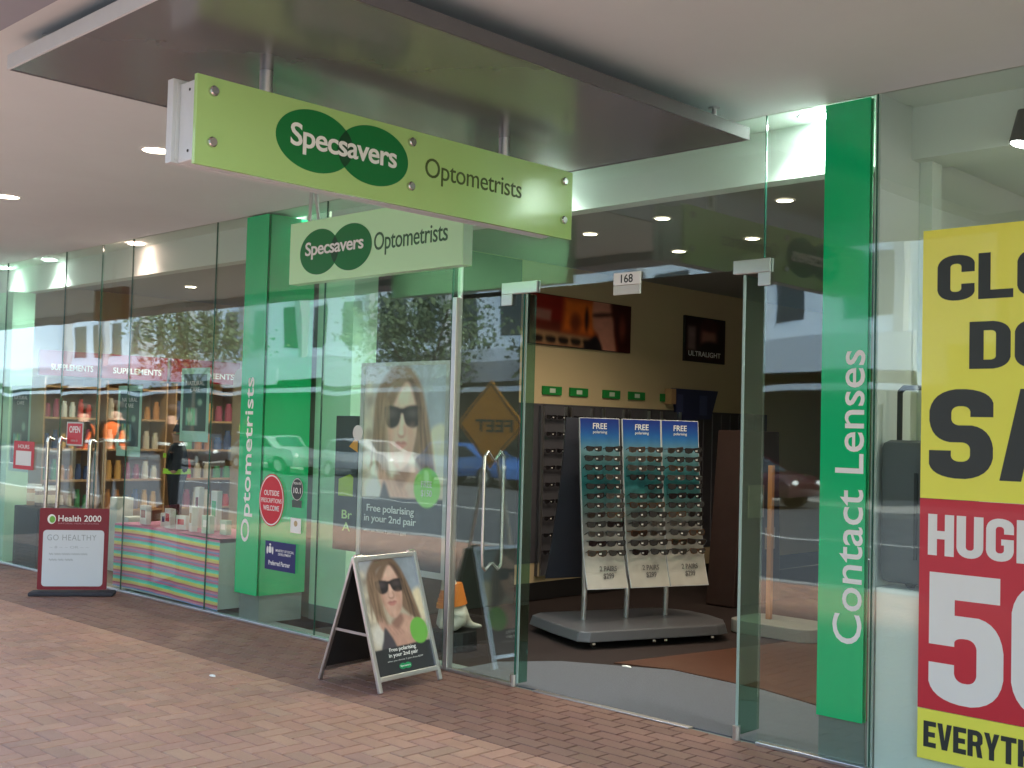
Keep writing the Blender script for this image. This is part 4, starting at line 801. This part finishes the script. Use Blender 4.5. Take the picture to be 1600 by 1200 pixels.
# small figure
t = thing("shop_figure", "small mannequin in black clothes with lime belt and red boots on the window display", "mannequin", (-9.62, .38, .605), R(-25))
F = .50
P_ = [(0, 0, .95), (0, 0, 1.15), (0, 0, 1.38), (0, 0, 1.50), (0, 0, 1.66), (.20, 0, 1.40), (.34, -.02, 1.15), (.30, -.12, .95), (-.20, 0, 1.40), (-.36, -.02, 1.18), (-.34, -.14, 1.0), (.11, 0, .88), (.13, -.02, .48), (.13, .02, .10), (.14, -.13, .05), (-.11, 0, .88), (-.13, -.02, .48), (-.13, .02, .10), (-.14, -.13, .05)]
E_ = [(0, 1), (1, 2), (2, 3), (3, 4), (2, 5), (5, 6), (6, 7), (2, 8), (8, 9), (9, 10), (0, 11), (11, 12), (12, 13), (13, 14), (0, 15), (15, 16), (16, 17), (17, 18)]
R_ = [.16, .15, .17, .06, .11, .08, .065, .045, .08, .065, .045, .12, .085, .065, .05, .12, .085, .065, .05]
P_BODY, E_BODY, R_BODY = P_, E_, R_
def body(parent, sc, mats, f, fat=1.25): return person_body("body", [(a*sc, b*sc, c*sc) for a, b, c in P_BODY], E_BODY, [r*sc*(fat if i != 4 else 1.12) for i, r in enumerate(R_BODY)], (mats, f), parent)
body(t, F, [M["clothdark"], M["skin"], mat("red_boots", srgb((.6, .08, .08)), .4)], lambda c: 1 if c.z > 1.5*F or (abs(c.x) > .28*F and c.z < 1.0*F) else (2 if c.z < .14*F else 0), 1.45)
MB().cyl((0, 0, .93*F), (0, 0, 1.02*F), .25*F, .24*F, n=24).build("belt", M["limevis"], t, local=True, smooth=True)
MB().cyl((0, .01, 1.69*F), (0, .02, 1.98*F), .125*F, .02*F, n=16).build("hat", M["clothdark"], t, local=True, smooth=True)
MB().box((-.06*F, -.25*F, 1.22*F), (.06*F, -.20*F, 1.30*F)).build("badge", M["limevis"], t, local=True)
# window graphics on the health shop glass
def wposter(x0, x1, z0, z1, lab, seed, teal=True):
    t = thing("window_poster", lab, "poster", ((x0+x1)/2, .01, z0), 0)
    MB().box((x0, .0075, z0), (x1, .0095, z1)).build("border", mat("pale_green_paper", (.38, .62, .5), .5), t)
    a = Art(28, 50, (.06, .20, .19), (z1-z0)/(x1-x0)); r = random.Random(seed)
    a.oval(.5, .3, .5, .3, (.12, .32, .30), 1.2)
    for q in range(5): a.poly([(.15+.1*q, .60), (.22+.1*q, .60), (.23+.1*q, .9), (.14+.1*q, .9)], (r.uniform(.3, .8), r.uniform(.6, .85), r.uniform(.5, .8)), .01, sm=False)
    a.oval(.3, .75, .12, .10, (.75, .85, .75), .4); a.oval(.72, .5, .1, .06, (.6, .75, .65), .5); a.noise(.1, seed, 10)
    a.build("print", t, (x0+.04, .0065, z1-.05), X, -Z, x1-x0-.08, z1-z0-.14)
    text("lettering", "NATURAL\nCARE", t, M["whitewall"], (x0+.08, .0058, z1-.2), X, Z, x1-x0-.16, .09, .0, .0005)
    return t
wposter(-12.42, -11.93, .98, 1.88, "teal window poster with pale border at the far left of the health shop", 1)
wposter(-10.06, -9.62, 1.22, 1.86, "teal window poster in the middle of the health shop glass", 2)
wposter(-8.95, -8.50, 1.38, 2.0, "teal window poster high on the right of the health shop glass", 3)
t = thing("open_sign", "red OPEN sign on the health shop glass", "sign", (-10.87, -.008, 1.29))
MB().box((-11.05, -.0090, 1.285), (-10.70, -.0075, 1.515)).build("border", M["whitewall"], t); MB().box((-11.03, -.0102, 1.30), (-10.72, -.0092, 1.50)).build("card", M["sticker_red"], t)
text("lettering", "OPEN", t, M["white"], (-10.99, -.0104, 1.41), X, Z, .23, .065, .02, .0006); text("lettering", "come in", t, M["whitewall"], (-10.95, -.0104, 1.325), X, Z, .14, .025, .0, .0006)
t = thing("window_notice", "white notice in a red frame at the health shop doorway", "notice", (-12.0, -.008, 1.0))
MB().box((-12.26, -.0095, 1.01), (-11.77, -.0075, 1.30)).build("frame", M["sticker_red"], t); MB().box((-12.20, -.0108, 1.05), (-11.83, -.0097, 1.20)).build("paper", M["white"], t)
text("lettering", "HOURS", t, M["white"], (-12.15, -.0110, 1.225), X, Z, .27, .04, .01, .0005)
for x, lab in ((-11.32, "left steel pull handle of the health shop doors"), (-11.06, "middle steel pull handle of the health shop doors"), (-10.42, "right steel pull handle beside the OPEN sign")):
    tag(MB().tube([(x, -.008, 1.33), (x, -.06, 1.35), (x, -.07, 1.31), (x, -.07, .38), (x, -.06, .34), (x, -.008, .36)], .018, 12).build("door_handle", M["steel"], smooth=True), lab, "door handle", "pull handles on the health shop glass")
t = thing("mint_column", "pale green column at the far left edge of the health shop", "column", (-12.8, .1, 0)); MB().box((-13.1, .05, 0), (-12.58, .29, 2.9)).build("casing", M["mintwall"], t)
t = thing("hanging_sign", "dark red sign hanging at the far left edge of the verandah", "sign", (-11.6, -.7, 2.6))
MB().box((-11.95, -.75, 2.60), (-11.335, -.66, 2.94)).build("box_body", M["red"], t, bevel=.004); MB().cyl((-11.6, -.7, 2.94), (-11.6, -.7, 3.2), .012).build("hanging_rod", M["alu"], t)
# black stand with jars
t = thing("display_stand", "black square display stand in the health shop doorway", "display stand", (-12.0, .25, 0))
MB().box((-12.35, .06, 0), (-11.78, .5, .62)).build("body", M["dark"], t, bevel=.006)
for k, (x, h_) in enumerate(((-12.25, .22), (-12.05, .2), (-11.88, .22))):
    j = thing("jar", ("left", "middle", "right")[k]+" brown jar with white lid on the black display stand", "jar", (x, .22, .622), 0, "jars on the black display stand")
    MB().cyl((0, 0, 0), (0, 0, h_*.8), .07, n=18).build("body", (M["wood"], M["dark"], mat("brown_jar", (.12, .07, .04), .3))[k], j, local=True, smooth=True); MB().cyl((0, 0, h_*.8), (0, 0, h_), .075, n=18).build("lid", M["white"], j, local=True, smooth=True)
    MB().cyl((0, 0, h_*.2), (0, 0, h_*.6), .0715, n=18).build("label_band", mat("cream_label", (.6, .58, .42), .5), j, local=True, smooth=True)
# side-wall shelving with SUPPLEMENTS headers
pc = [mat("pack_%d" % i, c, .5) for i, c in enumerate(((.5, .05, .04), (.55, .5, .4), (.08, .3, .12), (.45, .2, .06), (.05, .08, .2), (.6, .35, .1), (.3, .05, .1), (.65, .65, .6)))]
cn = ["red", "cream", "dark green", "rust brown", "navy", "amber", "plum", "white"]
for k, (y0, y1) in enumerate(((.45, 1.10), (1.18, 1.95), (2.05, 2.95), (3.05, 4.0))):
    nm_ = ("nearest the window", "second from the window", "third from the window", "farthest from the window")[k]
    t = thing("shelving_unit", "timber shelving unit on the health shop side wall, "+nm_, "shelving", (-12.85, (y0+y1)/2, 0), 0, "shelving units along the health shop wall")
    MB().box((-13.018, y0, 0), (-13.0, y1, 2.0)).build("back", M["wood"], t)
    MB().box((-13.0, y0, 0), (-12.62, y0+.02, 2.0)).box((-13.0, y1-.02, 0), (-12.62, y1, 2.0)).build("side_panel", M["wood"], t)
    for z in (.12, .5, .85, 1.2, 1.55, 1.9): MB().box((-13.0, y0+.021, z-.012), (-12.64, y1-.021, z+.012)).build("shelf", M["wood"], t)
    if k < 3:
        hs = MB().box((-12.70, y0-.1+.05, 2.02), (-12.66, y1, 2.30)).build("header_sign", mat("header_red", srgb((.58, .04, .12)), .5), t)
        text("lettering", "SUPPLEMENTS", hs, M["white"], (-12.658, y0+.08, 2.08), Y, Z, (y1-y0)-.16, .07, .015, .001)
    for zi, z in enumerate((.5, .85, 1.2, 1.55)):
        ci = (k*3+zi*2) % 8; n = 6 if k < 3 else 5; step = (y1-y0-.08)/n
        for q in range(n):
            w = step*.8; h_ = random.uniform(.14, .24); yc = y0+.04+step*(q+.5); c_ = (ci+(q//2)) % 8
            o = tag(MB().cyl((-12.72, yc, z+.012), (-12.72, yc, z+.012+h_*.75), w*.42, n=10).cyl((-12.72, yc, z+.012+h_*.75), (-12.72, yc, z+.012+h_), w*.3, n=10).build("product_bottle", pc[c_]), "small %s bottle, %s from the left, %s, unit %s" % (cn[c_], ORD[q].replace("top", "first"), ("lowest shelf", "knee shelf", "waist shelf", "eye shelf")[zi], nm_), "bottle", "small bottles on the health shop shelves")
# free standing shelving in the middle
t = thing("shelving_unit", "pale shelving unit standing behind the striped display", "shelving", (-9.6, 2.2, 0)); MB().box((-10.9, 2.4, 0), (-8.2, 2.45, 1.7)).build("back", M["wood"], t)
for z in (.15, .5, .85, 1.2, 1.55): MB().box((-10.9, 2.0, z-.012), (-8.2, 2.399, z+.012)).build("shelf", M["whitewall"], t)
for zi, z in enumerate((.5, .85, 1.2, 1.55)):
    for q in range(12):
        x = -10.8+q*.225; c_ = (q//2+zi*3) % 8; h_ = random.uniform(.13, .23)
        tag(MB().box((x-.07, 2.05, z+.012), (x+.07, 2.2, z+.012+h_)).build("product_box", pc[c_], bevel=.004), "small %s carton, %s from the left on the pale shelving, %s" % (cn[c_], ORD[q].replace("top", "first").replace("bottom", "twelfth"), ("lowest row", "second row", "third row", "top row")[zi]), "product box", "cartons on the pale shelving unit")
t = thing("timber_cupboard", "tall pale timber board standing in the health shop", "board", (-10.2, 1.4, 0)); MB().prism(rrect(-10.35, 0, -9.98, 2.1, .12), (0, 1.4, 0), X, Z, Y, .04).build("board", mat("pale_timber", (.55, .36, .2), .6, noise=.1), t)
for k, (x, w) in enumerate(((-11.35, .16), (-11.1, .16))):
    tag(MB().box((x, .62, 0), (x+w, .8, .75-.18*k)).build("product_pillar", M["whitewall"], bevel=.006), ("tall", "lower")[k]+" white block stack left of the striped display", "display block")

# ================================================================ ACROSS THE STREET (seen in the glass)
b = thing("street_building", "long white building with dark windows across the street", "building", (-30, -29, 0))
MB().box((-150, -40, -.3), (-14, -29, 17)).build("wall", M["bwhite"], b)
for i, x in enumerate(np.arange(-73, -16, 2.6)):
    for z0, z1 in ((5.4, 7.4), (9.0, 11.2), (12.8, 15)):
        MB().box((x, -29.02, z0), (x+(1.1 if i % 3 else 1.7), -28.97, z1)).build("window", M["bwin"], b)
for i, x in enumerate(np.arange(-73.8, -16, 5.2)): MB().box((x, -28.99, 4.9), (x+.35, -28.6, 16.5)).build("fin", M["bgrey"], b)
MB().box((-150, -29, -.28), (-14, -28.95, 3.1)).build("shopfront", M["shopdark"], b)
MB().box((-150, -28.94, 3.1), (-14, -24.6, 3.5)).box((-150, -24.8, 2.9), (-14, -24.6, 4.5)).build("verandah", M["bwhite"], b)
for k, x in enumerate(np.arange(-72, -16, 8)): MB().box((x, -24.58, 3.3), (x+4.5, -24.55, 4.1)).build("verandah_sign", (M["green"], M["bgrey"], M["yellow"], M["posterred"])[k % 4] if k > 4 else M["bwhite"], b)
b = thing("street_building", "grey multi storey building at the right end of the street reflection", "building", (0, -30, 0))
MB().box((-13.6, -42, -.3), (25, -30, 22)).build("wall", M["bgrey"], b)
for x in np.arange(-12.5, 22, 3.2):
    for z in (5, 8.5, 12, 15.5): MB().box((x, -30.02, z), (x+1.9, -29.97, z+2)).build("window", M["bwin"], b)
MB().box((-13.6, -30, 3), (25, -26, 3.4)).box((-13.6, -26, 2.9), (25, -25.8, 4.2)).build("verandah", mat("lime_fascia", srgb((.55, .66, .25)), .6), b)
MB().box((-13.6, -30, -.28), (25, -29.95, 3)).build("shopfront", M["shopdark"], b)
leafm = [mat("leaf_dark", (.07, .11, .05), .7), mat("leaf_mid", (.09, .13, .06), .7), mat("leaf_pale", (.12, .16, .08), .7)]
def tree(x, y, h, r, lab, seed):
    rnd = random.Random(seed); t = thing("street_tree", lab, "tree", (x, y, -.4), 0, "trees across the street")
    mb = MB(); mb.cyl((0, 0, 0), (.1, 0, h*.45), .2, .13)
    tips = []
    for k in range(7):
        a = k*.9+rnd.random(); e = (math.cos(a)*r*.6, math.sin(a)*r*.6, h*rnd.uniform(.6, .9)); mb.cyl((.1, 0, h*.42), e, .08, .025, n=8); tips.append(e)
    mb.build("trunk", M["bark"], t, local=True)
    for q in range(3):
        cr = MB()
        for k in range(1500):
            e = rnd.choice(tips+[(0, 0, h*.8)]); c = Vector((e[0]+rnd.gauss(0, r*.27), e[1]+rnd.gauss(0, r*.27), e[2]+rnd.gauss(0, r*.22)))
            d = Vector((rnd.gauss(0, 1), rnd.gauss(0, 1), rnd.gauss(0, 1))).normalized(); u = d.orthogonal().normalized()*rnd.uniform(.05, .12); w = d.cross(u)*.7
            cr.add([c-u, c-w, c+u, c+w], [(0, 1, 2, 3)])
        me = bpy.data.meshes.new("crown"); me.from_pydata(cr.v, [], cr.f); me.materials.append(leafm[q]); link(bpy.data.objects.new("crown", me), t)
tree(-33, -23.9, 7.5, 2.6, "street tree opposite, seen mirrored above the framed poster", 1)
tree(-50, -24.1, 8, 3.2, "street tree opposite, seen mirrored over the health shop, farthest from the camera", 2)
#tree(-62, -24, 8, 3.2, "farthest street tree opposite the health shop", 3)
tree(-26, -24.1, 6.5, 1.8, "smaller street tree opposite the doorway", 4)
#tree(-42, -23.9, 7.5, 2.4, "street tree opposite, between the parked cars", 6)
def car(x, y, rz, m, lab):
    t = thing("parked_car", lab, "car", (x, y, -.42), rz, "cars parked across the street")
    prof = [(-2.15, .35), (-2.2, .75), (-2.05, .95), (-1.7, 1.0), (-1.15, 1.42), (-.2, 1.48), (.55, 1.42), (1.15, 1.0), (1.95, .88), (2.2, .65), (2.2, .32)]
    MB().prism(prof, (0, -.85, 0), X, Z, Y, 1.7).build("body", m, t, local=True, bevel=.05, smooth=True)
    MB().prism([(-1.55, 1.0), (-1.1, 1.36), (-.2, 1.42), (.5, 1.36), (.98, 1.02)], (0, -.865, 0), X, Z, Y, 1.73).build("side_windows", M["bwin"], t, local=True)
    MB().prism([(-.62, 0), (.62, 0), (.5, .36), (-.5, .36)], (1.2, 0, 1.0), Y, Vector((-.62, 0, .42)).normalized()*1.9, Vector((.42, 0, .62)), .02).build("windscreen", M["bwin"], t, local=True)
    for wx in (-1.35, 1.38):
        for sy in (-1, 1):
            w = MB().cyl((wx, sy*.68, .32), (wx, sy*.88, .32), .32, n=20).build("wheel", M["tyre"], t, local=True); MB().cyl((wx, sy*.88, .32), (wx, sy*.885, .32), .19, n=12).build("rim", M["alu"], w, local=True)
    for sy in (-.6, .6): MB().ball((2.17, sy, .68), .1, sc=(.5, 1.3, .8)).build("headlight", M["white"], t, local=True); MB().ball((-2.17, sy, .78), .09, sc=(.4, 1.3, .8)).build("tail_light", M["sticker_red"], t, local=True)
mc = lambda n, c: mat("car_"+n, c, .25, coat=.6)
car(-40, -22.3, 0, mc("silver", (.28, .30, .30)), "silver car parked across the street, mirrored in the green column glass")
car(-34.2, -22.4, 0, mc("white", (.42, .42, .43)), "white car parked across the street, mirrored in the sunglasses poster")
car(-28.5, -22.3, 0, mc("blue", (.03, .10, .30)), "blue car parked across the street, mirrored in the glass door leaf")
car(-46, -22.3, 0, mc("dark", (.04, .04, .045)), "dark car parked across the street, left of the silver one")
car(-18, -22.3, 0, mc("red", (.05, .015, .018)), "dark red car parked across the street, mirrored beside Contact Lenses")
for x0 in np.arange(-60, 0, 6.0): pass
struct(MB().prism([(x, y) for x, y in ((-80, -14.1), (30, -14.1), (30, -14.0), (-80, -14.0))], (0, 0, -.274), X, Y, Z, .004), "road_line", mat("road_paint", (.7, .7, .66), .7))
def worker(x, y, rz, vest, lab, sc=1.0):
    t = thing("person", lab, "person", (x, y, 0), rz)
    body(t, sc, [M["clothdark"], M["skin"]], lambda c: 1 if c.z > 1.5*sc or (abs(c.x) > .29*sc and c.z < 1.02*sc) else 0)
    MB().ball((0, .015*sc, 1.735*sc), .115*sc, 14, 8, (1, 1.05, .75)).build("hair", mat("brown_hair", (.05, .03, .02), .8), t, local=True, smooth=True)
    v = MB(); n = 20; prof = [(1.0, .225, .18), (1.15, .21, .175), (1.3, .235, .185), (1.42, .21, .15), (1.47, .12, .10)]
    vs = [(a*math.cos(2*math.pi*i/n)*sc, b_*math.sin(2*math.pi*i/n)*sc, z*sc) for z, a, b_ in prof for i in range(n)]
    v.add(vs, [(j*n+i, j*n+(i+1) % n, (j+1)*n+(i+1) % n, (j+1)*n+i) for j in range(len(prof)-1) for i in range(n)]); v.build("hi_vis_vest", vest, t, local=True, smooth=True)
    MB().cyl((0, 0, 1.12*sc), (0, 0, 1.17*sc), .232*sc, n=20).build("reflective_band", M["white"], t, local=True)
worker(-19.7, -4.3, R(200), M["hivis"], "person in an orange hi-vis vest at the kerb, left of the other orange vest")
worker(-18.9, -4.5, R(150), M["hivis"], "person in an orange hi-vis vest between the other vest and the dark figure", 1.03)
worker(-39.5, -20.5, R(30), M["limevis"], "person in a lime hi-vis vest walking beside the silver car")
worker(-17.9, -5.0, R(190), M["clothdark"], "person in dark clothes added to block bright reflections, right of the orange vests")  # out-of-view figure added to cut bright reflections around the small mannequin
def scrap(x, y, z, r, lab):
    bm_ = MB(); n = 9; rr = random.Random(int(abs(x)*100)); pts = [(x+r*(1+rr.uniform(-.3, .3))*math.cos(i*2*math.pi/n), y+r*.6*(1+rr.uniform(-.3, .3))*math.sin(i*2*math.pi/n), z+rr.uniform(.003, .008)) for i in range(n)]
    bm_.add(pts+[(x, y, z+.012)]+[(p[0], p[1], z+.001) for p in pts], [(i, (i+1) % n, n) for i in range(n)]+[(i, n+1+i, n+1+(i+1) % n, (i+1) % n) for i in range(n)])
    tag(bm_.build("paper_scrap", M["white"]), lab, "litter")
scrap(-4.838, .991, .003, .035, "small white paper scrap on the grey entrance mat")
scrap(-6.27, -1.25, .002, .028, "small white paper scrap on the brick paving left of the sandwich board")
